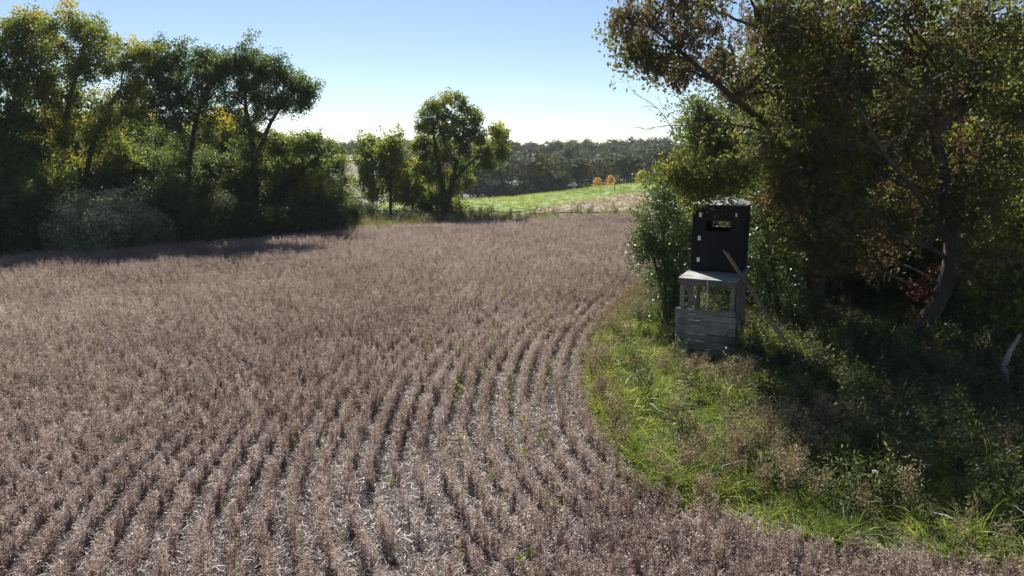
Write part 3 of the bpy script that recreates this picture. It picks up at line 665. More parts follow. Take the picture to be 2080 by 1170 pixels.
build_tree('broad_tree', 'broad lone tree with twin trunks standing at the far field corner', 'tree', 'trees beyond the field', b,
    [trunk_px([(905, 440, 0), (902, 400, 0), (892, 340, 0.2), (882, 280, 0.3), (878, 235, 0.3)], YG, [0.36, 0.28, 0.2, 0.12, 0.04], -0.1),
     trunk_px([(908, 420, 0), (922, 350, -0.3), (938, 290, -0.4), (945, 235, -0.4)], YG, [0.26, 0.2, 0.13, 0.04]),
     trunk_px([(918, 370, 0), (955, 330, -0.3), (990, 305, -0.3), (1012, 280, -0.3)], YG, [0.16, 0.12, 0.08, 0.03])],
    pxblobs([(868, 222, 24), (890, 215, 22), (862, 250, 24), (882, 255, 24), (868, 285, 26), (925, 212, 22), (950, 225, 24), (965, 245, 20), (932, 245, 26), (955, 268, 22), (948, 300, 24), (970, 310, 22), (1005, 268, 17), (1022, 270, 15), (1012, 290, 18), (1000, 315, 20), (1020, 308, 14), (985, 335, 20), (875, 320, 26), (908, 318, 20), (932, 338, 22), (905, 238, 18), (908, 268, 20), (900, 295, 18), (850, 300, 18), (975, 280, 16), (925, 275, 20), (950, 360, 20), (860, 350, 22), (890, 360, 28), (915, 385, 28), (880, 395, 28), (890, 420, 30), (925, 415, 26), (865, 418, 20)], YG, seed=6, dens=1.0, shrink=0.95),
    dict(MID, spread=0.2, len=0.17, wid=0.13), 'leaf_cotton', seed=16, limb=0.06)

# background trees of the left wood: one generic tree of each kind, copied
def generic_tree(name, label, cat, group, loc, H, R, leaf, lm, seed, nb=9, low=0.25):
    r = np.random.default_rng(seed); bl = []
    for q in range(nb):
        t = (q + 0.5) / nb; zz = H * (low + (0.97 - low) * t); rr = R * math.sin(PI * (0.18 + 0.74 * t)) ** 0.8
        a = q * 2.4 + r.uniform(-0.4, 0.4); k_ = 0.55 * rr if t < 0.9 else 0.1
        c = np.array([math.cos(a) * k_, math.sin(a) * k_, zz - 0.12 * H * (t > 0.9)]); s = R * r.uniform(0.42, 0.6)
        bl.append((c + np.asarray(loc), np.array([s, s, s * 0.85]), max(0.5, (s / 1.3) ** 2)))
    L = np.asarray(loc, float)
    return build_tree(name, label, cat, group, L, [([L + (0, 0, -0.1), L + (r.normal(0, .1), r.normal(0, .1), H * 0.4), L + (r.normal(0, .3), r.normal(0, .3), H * 0.88)], [0.02 * H, 0.013 * H, 0.03])], bl, leaf, lm, seed=seed, limb=0.06)
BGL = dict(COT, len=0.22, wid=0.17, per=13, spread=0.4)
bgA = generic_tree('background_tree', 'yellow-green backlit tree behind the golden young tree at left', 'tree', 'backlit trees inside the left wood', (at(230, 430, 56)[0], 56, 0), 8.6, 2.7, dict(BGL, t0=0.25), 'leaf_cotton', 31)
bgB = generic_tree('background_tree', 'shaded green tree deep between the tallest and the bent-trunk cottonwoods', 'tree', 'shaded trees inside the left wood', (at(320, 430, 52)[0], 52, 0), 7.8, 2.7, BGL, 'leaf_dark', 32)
bgC = generic_tree('yellow_tree', 'golden-leaved young tree glowing behind the two thick trunks at left', 'tree', None, (at(205, 430, 48)[0], 48, 0), 4.4, 1.5, BGL, 'leaf_yellow', 33, nb=6)
BG_A = {60: 'yellow-green backlit tree behind the left limbs of the tallest cottonwood', 300: 'yellow-green backlit tree filling the gap left of the bent-trunk cottonwood', 440: 'golden-green backlit tree midway between the two dark cottonwoods', 480: 'low golden backlit tree just left of the right-hand dark cottonwood trunk', 560: 'backlit tree just right of the right-hand dark cottonwood trunk', 120: 'backlit tree directly behind the trunks of the tallest cottonwood', -60: 'backlit tree behind the dark tree at the left picture edge'}
BG_B = {30: 'shaded green tree beside the dark tree at the left picture edge', 110: 'shaded green tree left of the thick cottonwood trunks', 260: 'shaded green tree right of the thick cottonwood trunks', 330: 'shaded green tree left of the bent cottonwood trunk', 450: 'shaded green tree midway between the two dark cottonwood trunks', 580: 'shaded green tree behind the leaning tree', 640: 'small shaded tree behind the right end of the leaning tree', -80: 'shaded green tree farthest left at the picture edge', 200: 'shaded green tree deep behind the golden young tree', 400: 'shaded green tree directly behind the bent cottonwood trunk', 65: 'low shaded tree in front, between the edge tree and the thick trunks', 265: 'low shaded tree in front, above the right half of the silvery shrub', 310: 'low shaded tree in front, right of the silvery shrub', 455: 'low shaded tree in front, between the two dark cottonwoods', 595: 'low shaded tree in front, under the leaning tree crown', 100: 'low shaded tree in front, left of the thick cottonwood trunks', 235: 'low shaded tree in front, right of the thick cottonwood trunks', 345: 'low shaded tree in front, left of the bent trunk'}
def put(o, px, Y, s, rz): 
    o.location = (at(px, 400, Y)[0], Y, 0); o.scale = (s, s, s * rng.uniform(0.92, 1.1)); o.rotation_euler = (0, 0, rz)
for (px, Y, s, k_) in [(60, 55, 0.95, 0), (300, 57, 1.0, 0), (440, 56, 1.1, 0), (480, 52, 0.9, 0), (560, 56, 0.8, 0), (120, 58, 1.0, 0), (-60, 54, 1.1, 0)]:
    c = copy_tree(bgA); put(c, px, Y, s, rng.uniform(0, 6.28)); c['label'] = BG_A[px]
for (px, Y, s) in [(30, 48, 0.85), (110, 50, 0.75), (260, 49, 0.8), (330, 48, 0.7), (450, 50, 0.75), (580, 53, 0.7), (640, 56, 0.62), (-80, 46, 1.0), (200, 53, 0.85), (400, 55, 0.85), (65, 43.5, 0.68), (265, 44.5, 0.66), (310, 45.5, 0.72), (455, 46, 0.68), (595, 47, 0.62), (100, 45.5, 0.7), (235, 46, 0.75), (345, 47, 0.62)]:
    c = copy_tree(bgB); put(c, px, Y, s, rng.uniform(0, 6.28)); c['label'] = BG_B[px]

# shrubs
def shrub(name, label, group, loc, R, H, leaf, lm, seed, nb=10, stems=7):
    r = np.random.default_rng(seed); L = np.asarray(loc, float); tr = []; bl = []
    for q in range(stems):
        a = q * 2 * PI / stems + r.uniform(-0.3, 0.3); k_ = r.uniform(0.2, 0.7)
        tr.append(([L + (math.cos(a) * 0.1, math.sin(a) * 0.1, -0.1), L + (math.cos(a) * R * k_ * 0.5, math.sin(a) * R * k_ * 0.5, H * 0.4), L + (math.cos(a) * R * k_, math.sin(a) * R * k_, H * 0.78)], [0.05, 0.035, 0.012]))
    for q in range(nb):
        a = q * 2.4; k_ = math.sqrt((q + 0.5) / nb) * 0.72; zz = H * (0.78 - 0.5 * k_ ** 2) * r.uniform(0.75, 1.08) ; s = R * r.uniform(0.3, 0.42)
        bl.append((L + (math.cos(a) * R * k_, math.sin(a) * R * k_, zz), np.array([s, s, min(s, H * 0.3)]), max(0.45, (s / 1.0) ** 2)))
        bl.append((L + (math.cos(a + 1) * R * k_, math.sin(a + 1) * R * k_, H * r.uniform(0.15, 0.4)), np.array([s, s, min(s, H * 0.25)]), max(0.35, 0.6 * s ** 2)))
    return build_tree(name, label, 'shrub', group, L, tr, bl, leaf, lm, seed=seed, limb=0.04)
SHL = dict(COT, len=0.13, wid=0.075, per=18, spread=0.26, spray=0.15)
p = at(225, 470, 37.5)
shrub('silver_shrub', 'wide silvery-leaved shrub at the foot of the tall cottonwood', None, (p[0], 37.5, 0), 3.1, 2.9, dict(SHL, per=20, tc=0.6, tl=0.4), 'leaf_silver', 41, nb=13)
shA = shrub('dark_shrub', 'dark green shrub by the field in front of the bent cottonwood trunk', 'shrubs under the left trees', (at(420, 470, 40)[0], 40, 0), 2.3, 2.7, SHL, 'leaf_shrub_shaded', 42)
SH_L = {500: 'dark shrub at the foot of the right-hand dark cottonwood', 580: 'dark shrub below the bend of the leaning tree', 650: 'dark shrub below the crown of the leaning tree', 340: 'dark shrub right beside the silvery shrub', 60: 'dark shrub left beside the silvery shrub', -40: 'dark shrub at the left picture edge by the field', 120: 'tall dark shrub behind the left half of the silvery shrub', 540: 'tall dark shrub behind the foot of the leaning tree', 450: 'tall dark shrub between the two dark cottonwood trunks', 690: 'dark shrub at the right end of the left wood', 725: 'low dark shrub just left of the slender pair of trees', 380: 'tall dark shrub at the foot of the bent cottonwood trunk', 250: 'tall dark shrub behind the right half of the silvery shrub', 300: 'low dark shrub in front of the gap right of the silvery shrub', 20: 'tall dark shrub under the tree at the left picture edge'}
for (px, Y, s, sz) in [(500, 41.5, 1.0, 1.0), (580, 43, 0.95, 1.05), (650, 45, 0.9, 1.0), (340, 40, 0.9, 1.2), (60, 36.5, 1.0, 1.1), (-40, 35, 1.1, 1.3), (120, 40, 1.0, 1.4), (540, 46, 1.1, 1.25), (450, 45, 1.1, 1.3), (690, 50, 0.75, 1.0), (725, 55, 0.7, 0.8), (380, 44, 1.1, 1.4), (250, 43, 1.1, 1.3), (300, 39, 0.8, 0.9), (20, 40, 1.1, 1.4)]:
    c = copy_tree(shA); c['label'] = SH_L[px]; c.location = (at(px, 470, Y)[0], Y, 0); c.scale = (s, s, s * sz * rng.uniform(0.62, 1.25)); c.rotation_euler = (0, 0, rng.uniform(0, 6.28))

# ------------------------------------------------------------------ trees round the blind (right)
ELD = dict(sec=15, tips=8, per=17, spread=0.22, spray=0.14, len=0.125, wid=0.075, droop=0.45, hang=0.6, t0=-0.08, tc=0.75, tl=0.22, tz=0.08)
def seed_clusters(parent, blobs, seed, n_per, name='seed_cluster'):
    """Hanging bunches of brown winged seeds."""
    r = np.random.default_rng(seed); g = Geo(); base = np.array(parent.location)
    for (c, rad, dn) in blobs:
        for q in range(n_per):
            d = unit(r.normal(size=3)); p = np.asarray(c) + d * rad * r.uniform(0.3, 1.05) - base; m = 34
            L = r.uniform(0.14, 0.32); t = r.uniform(0, 1, m)
            P = p + np.column_stack([r.normal(0, 0.04, m), r.normal(0, 0.04, m), -L * t])
            leaf_cards(g, P, 0.075, 0.034, 0.2 + 0.5 * r.uniform() * np.ones(m) + r.uniform(-0.2, 0.3, m), droop=0.9, r=r)
    o = link(name, g.mesh(name, [M['seed']]), parent); o['kind'] = 'stuff'
    return o
# overhanging boxelder behind the blind
Y2 = 20.5; b = at(1655, 600, Y2); b[2] = 0
over_l = pxblobs([(1275, 35, 42), (1300, 95, 34), (1345, 25, 55), (1330, 120, 34), (1400, 70, 55), (1385, 140, 42), (1440, 20, 60), (1460, 120, 52), (1380, -35, 50)], Y2 - 1.5, seed=61, jit=0.8, dens=0.42)
over_m = pxblobs([(1520, 60, 65), (1500, 180, 45), (1560, 150, 55), (1600, 70, 60), (1640, 160, 60), (1580, 240, 55), (1650, 260, 60), (1540, 320, 52), (1610, 345, 55), (1510, -20, 60), (1600, -20, 60), (1700, 60, 60), (1560, 390, 45)], Y2, seed=62, jit=1.3, dens=0.95)
over_m += pxblobs([(1580, 120, 50), (1650, 110, 52), (1600, 200, 48), (1670, 200, 52), (1560, 290, 46), (1630, 290, 50), (1690, 380, 50), (1640, 400, 46), (1590, 360, 42), (1700, 290, 46), (1700, 130, 50), (1640, 470, 42), (1680, 520, 40), (1720, 0, 50), (1650, 20, 55), (1575, 40, 50)], Y2 - 1.7, seed=162, jit=0.4, dens=0.75)
boughs = pxblobs([(1395, 335, 15), (1420, 350, 14), (1378, 352, 13), (1362, 345, 10), (1398, 372, 9), (1450, 352, 11, .8), (1510, 350, 14), (1525, 330, 16), (1480, 345, 12, .8), (1434, 388, 6, .6), (1408, 392, 8, .7), (1470, 385, 7, .6), (1450, 372, 10, .7), (1495, 378, 8, .6), (1420, 375, 9, .7)], 17.5, seed=163, jit=0.15, dens=0.3)
t2 = build_tree('overhanging_tree', 'big boxelder arching over the blind with brown hanging seed bunches', 'tree', None, b,
    [trunk_px([(1660, 620, 0), (1655, 480, 0), (1645, 350, 0), (1605, 235, -0.3), (1570, 130, -0.6), (1535, 20, -0.9)], Y2, [0.30, 0.26, 0.22, 0.17, 0.13, 0.07], -0.1),
     trunk_px([(1625, 300, 0), (1560, 255, -0.6), (1490, 200, -1.2), (1400, 120, -1.6), (1330, 60, -1.8)], Y2, [0.13, 0.10, 0.08, 0.055, 0.03]),
     trunk_px([(1650, 380, 0), (1690, 250, 0.3), (1700, 100, 0.6)], Y2, [0.16, 0.12, 0.06])],
    over_l + over_m, ELD, 'leaf_elder', seed=63, limb=0.06)
seed_clusters(t2, over_l + over_m[:5], 64, 64); 
wb, lb_ = Geo(), Geo(); bs = np.array(t2.location)
grow(wb, lb_, [([at(1640, 335, Y2) - bs, at(1570, 318, 18.8) - bs, at(1490, 325, 17.8) - bs, at(1410, 335, 17.5) - bs], [0.035, 0.025, 0.016, 0.007])], [(c_ - bs, r_, d_) for c_, r_, d_ in boughs], np.random.default_rng(164), dict(ELD, spread=0.15, spray=0.10, len=0.09, wid=0.055, t0=0.18, tc=0.6, per=13), 0.012)
link('roof_bough', wb.mesh('roof_bough', [M['bark']], smooth=True), t2); o = link('bough_leaves', lb_.mesh('bough_leaves', [M['leaf_elder']]), t2); o['kind'] = 'stuff'; o['label'] = 'yellow-green leaves hanging over the cabin roof'
# dead bare limb pointing left under the crown
gd = Geo(); rd = np.random.default_rng(65); base2 = np.array(t2.location)
def dead_spray(g, pts, r0, r, depth=0):
    pts = np.asarray(pts); tube(g, pts, np.linspace(r0, r0 * 0.3, len(pts)), 5, 0.6)
    if depth >= 3: return
    L = np.linalg.norm(pts[-1] - pts[0])
    for q in range(7 if depth < 2 else 4):
        p = pts[r.integers(len(pts) // 3, len(pts))]; d = unit(unit(pts[-1] - pts[0]) + r.normal(0, 0.55, 3)) * L * r.uniform(0.25, 0.5)
        dead_spray(g, bez(p, p + d * 0.5 + r.normal(0, 0.05 * L, 3), p + d, 5), r0 * 0.42, r, depth + 1)
dead_spray(gd, bez(at(1545, 265, Y2 - 0.5) - base2, at(1440, 235, Y2 - 1.2) - base2, at(1365, 262, Y2 - 1.6) - base2, 8), 0.03, rd)
o = link('dead_limb', gd.mesh('dead_limb', [M['bark']]), t2); o['label'] = 'bare leafless limb pointing left over the field'
# leaning boxelder at the right with a bare lower trunk
Y1 = 18.6; b = gp(1850, 700); b[1] = Y1
lean_b = pxblobs([(1760, 250, 60), (1820, 190, 65), (1900, 220, 65), (1740, 350, 60), (1810, 320, 65), (1880, 340, 65), (1720, 440, 52), (1790, 430, 60), (1850, 440, 55), (1760, 520, 42, .8), (1700, 520, 36, .7), (1960, 300, 70), (1980, 420, 65), (1800, 80, 62), (1890, 80, 65), (1980, 130, 70), (1780, 0, 70), (1880, -10, 70), (2000, 20, 70), (1720, 160, 60), (1690, 300, 45), (1740, 60, 60), (1760, 140, 55), (1830, 20, 60), (1850, 130, 60), (1940, 40, 65), (2040, 90, 65), (1860, 260, 60), (1930, 380, 55), (2030, 230, 65), (1840, 380, 50), (1960, 500, 45, .8), (2020, 350, 55), (1690, 200, 50), (1800, 480, 42, .8)], Y1, seed=66, jit=1.2, dens=0.88)
t1 = build_tree('leaning_boxelder', 'leaning boxelder with curved grey trunk right of the blind', 'tree', None, b,
    [trunk_px([(1845, 712, 0), (1868, 670, 0), (1915, 600, 0), (1935, 520, 0), (1930, 420, 0.1), (1905, 300, 0.2), (1880, 160, 0.3), (1870, 0, 0.3)], Y1, [0.27, 0.24, 0.21, 0.19, 0.17, 0.14, 0.10, 0.05], -0.1),
     trunk_px([(1935, 500, 0), (1870, 400, -0.6), (1800, 320, -1.0), (1760, 250, -1.2)], Y1, [0.10, 0.08, 0.06, 0.03])],
    lean_b, dict(ELD, t0=-0.12), 'leaf_elder', 'bark_grey', seed=67, limb=0.055)
seed_clusters(t1, lean_b[:13] + over_m[18:34], 68, 40)
gv = Geo(); rv = np.random.default_rng(69); base1 = np.array(t1.location)
for (px, py, rp, m) in [(1870, 590, 22, 170), (1892, 550, 14, 70), (1852, 640, 14, 60)]:
    c = at(px, py, Y1 - 0.35) - base1; leaf_cards(gv, c + rv.normal(size=(m, 3)) * rp / 75 * 0.6, 0.09, 0.07, rv.uniform(0, 1, m), droop=0.5, r=rv)
o = link('red_creeper', gv.mesh('red_creeper', [M['leaf_red']]), t1); o['kind'] = 'stuff'; o['label'] = 'red autumn creeper leaves climbing the lower trunk'
# tree at the right picture edge
Y3 = 17.0; b = gp(2140, 720); b[1] = Y3
build_tree('edge_tree', 'green leafy tree cut by the right picture edge', 'tree', None, b,
    [trunk_px([(2150, 720, 0), (2140, 560, 0), (2120, 380, 0), (2100, 180, 0)], Y3, [0.2, 0.17, 0.13, 0.05], -0.1)],
    pxblobs([(2080, 180, 70), (2110, 300, 75), (2050, 350, 55), (2060, 450, 55), (2120, 450, 70), (2070, 540, 55), (2130, 580, 60), (2020, 520, 40, .7), (2100, 60, 90), (2000, 570, 36, .6), (2090, 640, 45, .8), (2160, 200, 80)], Y3, seed=70), dict(ELD, t0=0.15, tc=0.55), 'leaf_elder', seed=71, limb=0.05)

# glossy shrubs by and behind the blind
GLS = dict(sec=17, tips=8, per=22, spread=0.17, spray=0.10, len=0.075, wid=0.05, droop=0.25, hang=0.2)
def px_shrub(name, label, blobs, Y, seed, leaf=GLS, lm='leaf_gloss', nst=4, jit=0.35):
    xs = [q[0] for q in blobs]; cx = sum(xs) / len(xs); b = at(cx, 600, Y); b[2] = 0; r = np.random.default_rng(seed)
    tr = []
    for q in range(nst):
        tx, ty = blobs[int(q * len(blobs) / nst)][:2]; e_ = at(tx, ty, Y)
        tr.append(([b + (r.normal(0, .1), r.normal(0, .1), -0.1), (b + e_) / 2 + r.normal(0, .08, 3), e_], [0.045, 0.03, 0.012]))
    return build_tree(name, label, 'shrub', None, b, tr, pxblobs(blobs, Y, seed=seed, jit=jit, dens=1.0), leaf, lm, seed=seed, limb=0.03)
px_shrub('glossy_shrub', 'glossy green shrub at the left side of the blind', [(1350, 400, 30), (1335, 440, 36), (1375, 440, 34), (1315, 480, 32), (1355, 490, 40), (1335, 530, 38), (1380, 520, 34), (1350, 570, 36), (1385, 575, 34), (1360, 615, 34), (1395, 470, 30), (1395, 620, 30), (1310, 510, 24)], 20.3, 81)
px_shrub('glossy_shrub', 'glossy green shrub just right of the black cabin', [(1545, 430, 42), (1590, 420, 42), (1540, 490, 40), (1585, 490, 44), (1630, 470, 42), (1545, 550, 38), (1600, 555, 44), (1640, 530, 38), (1570, 610, 36), (1620, 610, 36)], 20.6, 82)
px_shrub('glossy_shrub', 'dark shrub behind the blind seen through its window slot', [(1410, 420, 44), (1470, 430, 50), (1430, 490, 48), (1490, 500, 46), (1450, 560, 46), (1500, 580, 46), (1420, 600, 42), (1470, 640, 42), (1530, 640, 42)], 23.0, 83)
px_shrub('glossy_shrub', 'dark shrub between the cabin and the leaning trunk', [(1680, 440, 48), (1730, 480, 48), (1670, 520, 46), (1720, 560, 46), (1770, 540, 46), (1690, 610, 42), (1750, 620, 42), (1800, 590, 40), (1640, 640, 36)], 23.5, 84)
px_shrub('leafy_shrub', 'leafy shrub in deep shade right of the leaning trunk', [(1960, 480, 50), (2010, 520, 50), (1980, 590, 48), (2040, 600, 48), (1960, 650, 40), (2020, 660, 42), (2080, 640, 50)], 20.5, 85, lm='leaf_dark')
# trees further inside the right-hand wood
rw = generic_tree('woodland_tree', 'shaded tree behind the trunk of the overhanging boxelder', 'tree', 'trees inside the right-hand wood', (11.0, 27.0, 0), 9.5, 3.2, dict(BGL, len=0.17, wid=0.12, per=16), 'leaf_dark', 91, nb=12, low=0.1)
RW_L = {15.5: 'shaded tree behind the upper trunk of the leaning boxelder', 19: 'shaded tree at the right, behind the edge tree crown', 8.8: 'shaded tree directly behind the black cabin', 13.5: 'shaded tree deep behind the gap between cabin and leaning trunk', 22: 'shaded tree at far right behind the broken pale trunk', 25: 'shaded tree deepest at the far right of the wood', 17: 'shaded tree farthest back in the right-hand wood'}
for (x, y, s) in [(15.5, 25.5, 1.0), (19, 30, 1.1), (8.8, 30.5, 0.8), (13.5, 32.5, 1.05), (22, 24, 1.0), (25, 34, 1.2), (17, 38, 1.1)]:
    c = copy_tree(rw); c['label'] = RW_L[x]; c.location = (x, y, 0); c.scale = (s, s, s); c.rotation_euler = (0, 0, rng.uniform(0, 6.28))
rs = shrub('woodland_shrub', 'dark understorey shrub right of the cabin behind the glossy one', 'shrubs inside the right-hand wood', (9.5, 24.5, 0), 1.7, 2.4, SHL, 'leaf_shrub_shaded', 92)
RS_L = {7.6: 'dark understorey shrub behind the right edge of the black cabin', 12: 'dark understorey shrub left of the leaning trunk', 14.2: 'dark understorey shrub behind the red creeper', 11: 'dark understorey shrub deep behind the overhanging tree', 16.5: 'dark understorey shrub right of the leaning trunk', 14: 'dark understorey shrub deep behind the leaning trunk', 18.5: 'dark understorey shrub behind the broken pale trunk', 8.5: 'dark understorey shrub farthest back behind the cabin'}
for (x, y, s) in [(7.6, 25.5, 0.9), (12, 23.5, 1.0), (14.2, 22.5, 1.0), (11, 27, 1.2), (16.5, 21.5, 1.0), (14, 26.5, 1.2), (18.5, 24, 1.2), (8.5, 28, 1.0)]:
    c = copy_tree(rs); c['label'] = RS_L[x]; c.location = (x, y, 0); c.scale = (s, s, s * rng.uniform(0.95, 1.3)); c.rotation_euler = (0, 0, rng.uniform(0, 6.28))

# ------------------------------------------------------------------ hunting blind
def grain_mat(name, c0, c1, stretch, rough=0.85, scale=6, bump=0.5):
    m = noise_mat(name, [(0.3, c0), (0.7, c1)], scale=scale, stretch=stretch, rough=rough, bump=bump, bscale=scale * 2.5, bdist=0.006)
    n, l = m.node_tree.nodes, m.node_tree.links; b = n['Principled BSDF']; src = b.inputs['Base Color'].links[0].from_socket
    oi = n.new('ShaderNodeObjectInfo'); mr = n.new('ShaderNodeMapRange'); mr.inputs[3].default_value = 0.62; mr.inputs[4].default_value = 1.15; l.new(oi.outputs['Random'], mr.inputs[0])
    st = n.new('ShaderNodeTexNoise'); st.inputs['Scale'].default_value = 2.3; st.inputs['Detail'].default_value = 5
    tc = n.new('ShaderNodeTexCoord'); l.new(tc.outputs['Object'], st.inputs[0])
    sr = n.new('ShaderNodeMapRange'); sr.inputs[1].default_value = 0.35; sr.inputs[2].default_value = 0.65; sr.inputs[3].default_value = 0.6; sr.inputs[4].default_value = 1.1; l.new(st.outputs[0], sr.inputs[0])
    mm = n.new('ShaderNodeMath'); mm.operation = 'MULTIPLY'; l.new(mr.outputs[0], mm.inputs[0]); l.new(sr.outputs[0], mm.inputs[1])
    mx = n.new('ShaderNodeVectorMath'); mx.operation = 'SCALE'; l.new(src, mx.inputs[0]); l.new(mm.outputs[0], mx.inputs[3]); l.new(mx.outputs[0], b.inputs['Base Color'])
    return m
M['grey_wood'] = grain_mat('grey_wood', (0.12, 0.108, 0.092), (0.31, 0.285, 0.25), (0.7, 9, 9))
M['grey_post'] = grain_mat('grey_post', (0.15, 0.135, 0.12), (0.32, 0.29, 0.26), (9, 9, 0.7))
M['deck'] = grain_mat('deck', (0.30, 0.29, 0.28), (0.48, 0.47, 0.45), (5, 1.2, 5))
M['black_paint'] = noise_mat('black_paint', [(0.3, (0.006, 0.006, 0.0065)), (0.7, (0.013, 0.0125, 0.013))], scale=4, stretch=(6, 6, 0.8), rough=0.75, bump=0.25, bscale=20, bdist=0.004, spec=0.2)
M['metal'] = noise_mat('metal', [(0.3, (0.13, 0.13, 0.13)), (0.7, (0.27, 0.26, 0.25))], scale=5, rough=0.5, bump=0.1); M['metal'].node_tree.nodes['Principled BSDF'].inputs['Metallic'].default_value = 0.2; M['metal'].node_tree.nodes['Principled BSDF'].inputs['Roughness'].default_value = 0.75
M['white'] = noise_mat('white', [(0.3, (0.6, 0.6, 0.58)), (0.7, (0.78, 0.78, 0.76))], scale=9, rough=0.5, bump=0.1)
M['pole_wood'] = grain_mat('pole_wood', (0.20, 0.14, 0.10), (0.40, 0.30, 0.22), (6, 6, 1))
import bmesh
def box_mesh(name, lo, hi, mat, bevel=0.006, jit=0.0, rot=None):
    bm = bmesh.new(); lo = Vector(lo); hi = Vector(hi); c = (lo + hi) / 2
    bmesh.ops.create_cube(bm, size=1.0); bmesh.ops.scale(bm, vec=hi - lo, verts=bm.verts)
    if bevel: bmesh.ops.bevel(bm, geom=list(bm.edges), offset=bevel, segments=1, affect='EDGES')
    if rot is not None: bmesh.ops.rotate(bm, verts=bm.verts, cent=(0, 0, 0), matrix=rot)
    bmesh.ops.translate(bm, vec=c, verts=bm.verts)
    me = bpy.data.meshes.new(name); bm.to_mesh(me); bm.free(); me.materials.append(mat); return me
def holed_panel(name, x0, x1, z0, z1, hx0, hx1, hz0, hz1, y0, y1, mat):
    """Upright panel with a rectangular opening, one closed mesh."""
    V = []
    for y in (y0, y1):
        V += [(x0, y, z0), (x1, y, z0), (x1, y, z1), (x0, y, z1), (hx0, y, hz0), (hx1, y, hz0), (hx1, y, hz1), (hx0, y, hz1)]
    F = []
    for i in range(4):
        j = (i + 1) % 4
        F += [(i, j, 4 + j, 4 + i), (8 + j, 8 + i, 12 + i, 12 + j), (i + 8, j + 8, j, i), (4 + i, 4 + j, 12 + j, 12 + i)]
    me = bpy.data.meshes.new(name); me.from_pydata(V, [], F); me.update(); me.materials.append(mat); return me
BA = math.radians(-25.0)
blind = empty('hunting_blind', (4.74, 16.50, 0), BA)
tag(blind, 'black box hunting blind raised on a weathered grey timber stand', 'hunting blind')
def part(name, lo, hi, mat, **k): return link(name, box_mesh(name, lo, hi, M[mat], **k), blind)
DZ = 2.2
part('deck', (-0.70, -0.02, DZ - 0.02), (0.70, 2.52, DZ), 'deck', bevel=0.003)
part('front_rim_board', (-0.68, 0.0, DZ - 0.165), (0.68, 0.04, DZ - 0.022), 'grey_wood')
part('back_rim_board', (-0.68, 2.46, DZ - 0.165), (0.68, 2.50, DZ - 0.022), 'grey_wood')
for s in (-1, 1): part('side_rim_board', (s * 0.68 - 0.02, 0.042, DZ - 0.165), (s * 0.68 + 0.02, 2.458, DZ - 0.022), 'grey_post')
for (x, y) in [(-0.60, 0.09), (0.60, 0.09), (-0.60, 1.25), (0.60, 1.25), (-0.60, 2.40), (0.60, 2.40)]:
    part('post', (x - 0.05, y - 0.045, -0.1), (x + 0.05, y + 0.045, DZ - 0.024), 'grey_post')
def beam(name, p0, p1, w_, h_, mat, parent):
    p0, p1 = Vector(p0), Vector(p1); d = p1 - p0; L = d.length
    me = box_mesh(name, (-w_ / 2, -h_ / 2, -L / 2), (w_ / 2, h_ / 2, L / 2), M[mat], bevel=min(w_, h_) * 0.12)
    me.transform(Matrix.Translation((p0 + p1) / 2) @ d.to_track_quat('Z', 'X').to_matrix().to_4x4())
    return link(name, me, parent)
beam('brace', (-0.52, 0.20, 2.05), (-0.18, 1.15, 0.7), 0.035, 0.09, 'grey_post', blind)
beam('brace', (-0.40, 1.32, 2.05), (0.50, 1.32, 0.8), 0.035, 0.09, 'grey_post', blind)
beam('brace', (0.655, 2.3, 0.6), (0.655, 1.35, 2.0), 0.03, 0.09, 'grey_post', blind)
z = 0.28
for k_, hgt in enumerate([0.2, 0.19, 0.17, 0.2, 0.14, 0.145, 0.145]):
    off = rng.normal(0, 0.008); tl_ = rng.normal(0, 0.006)
    me = box_mesh('skirt_board', (-0.72 + rng.normal(0, .012), -0.035, z), (0.72 + rng.normal(0, .012), -0.004, z + hgt - rng.uniform(0.012, 0.026)), M['grey_wood'], bevel=0.005)
    for v in me.vertices: v.co.z += 0.010 * math.sin(v.co.x * 2 + k_) + tl_ * v.co.x; v.co.y += off * 0.6
    link('skirt_board', me, blind); z += hgt
for s in (-1, 1): part('skirt_post', (s * 0.665 - 0.04, 0.0, -0.1), (s * 0.665 + 0.04, 0.035, z - 0.02), 'grey_post')
# cabin
CY0, CY1, CW, CH = 1.22, 2.46, 0.61, 1.72
for s in (-1, 1):
    for q in range(4):
        y0 = CY0 + 0.032 + q * (CY1 - CY0 - 0.064) / 4; y1 = y0 + (CY1 - CY0 - 0.064) / 4 - 0.004
        part('side_board', (s * CW - 0.015 - 0.002 * (q % 2), y0, DZ + 0.003), (s * CW + 0.015 + 0.002 * (q % 2), y1, DZ + CH), 'black_paint', bevel=0.003)
link('front_wall', holed_panel('front_wall', -CW - 0.016, CW + 0.016, DZ + 0.003, DZ + CH, -0.46, 0.46, DZ + 0.06, DZ + CH - 0.12, CY0, CY0 + 0.03, M['black_paint']), blind)
link('back_wall', holed_panel('back_wall', -CW - 0.016, CW + 0.016, DZ + 0.003, DZ + CH, -0.34, 0.34, DZ + 1.05, DZ + 1.34, CY1 - 0.03, CY1, M['black_paint']), blind)
door = link('door', holed_panel('door', -0.452, 0.452, DZ + 0.07, DZ + CH - 0.13, -0.30, 0.30, DZ + 1.05, DZ + 1.32, CY0 - 0.012, CY0 + 0.02, M['black_paint']), blind)
link('window_frame', holed_panel('window_frame', -0.35, 0.35, DZ + 1.0, DZ + 1.37, -0.298, 0.298, DZ + 1.052, DZ + 1.318, CY0 - 0.028, CY0 - 0.0125, M['black_paint']), door)
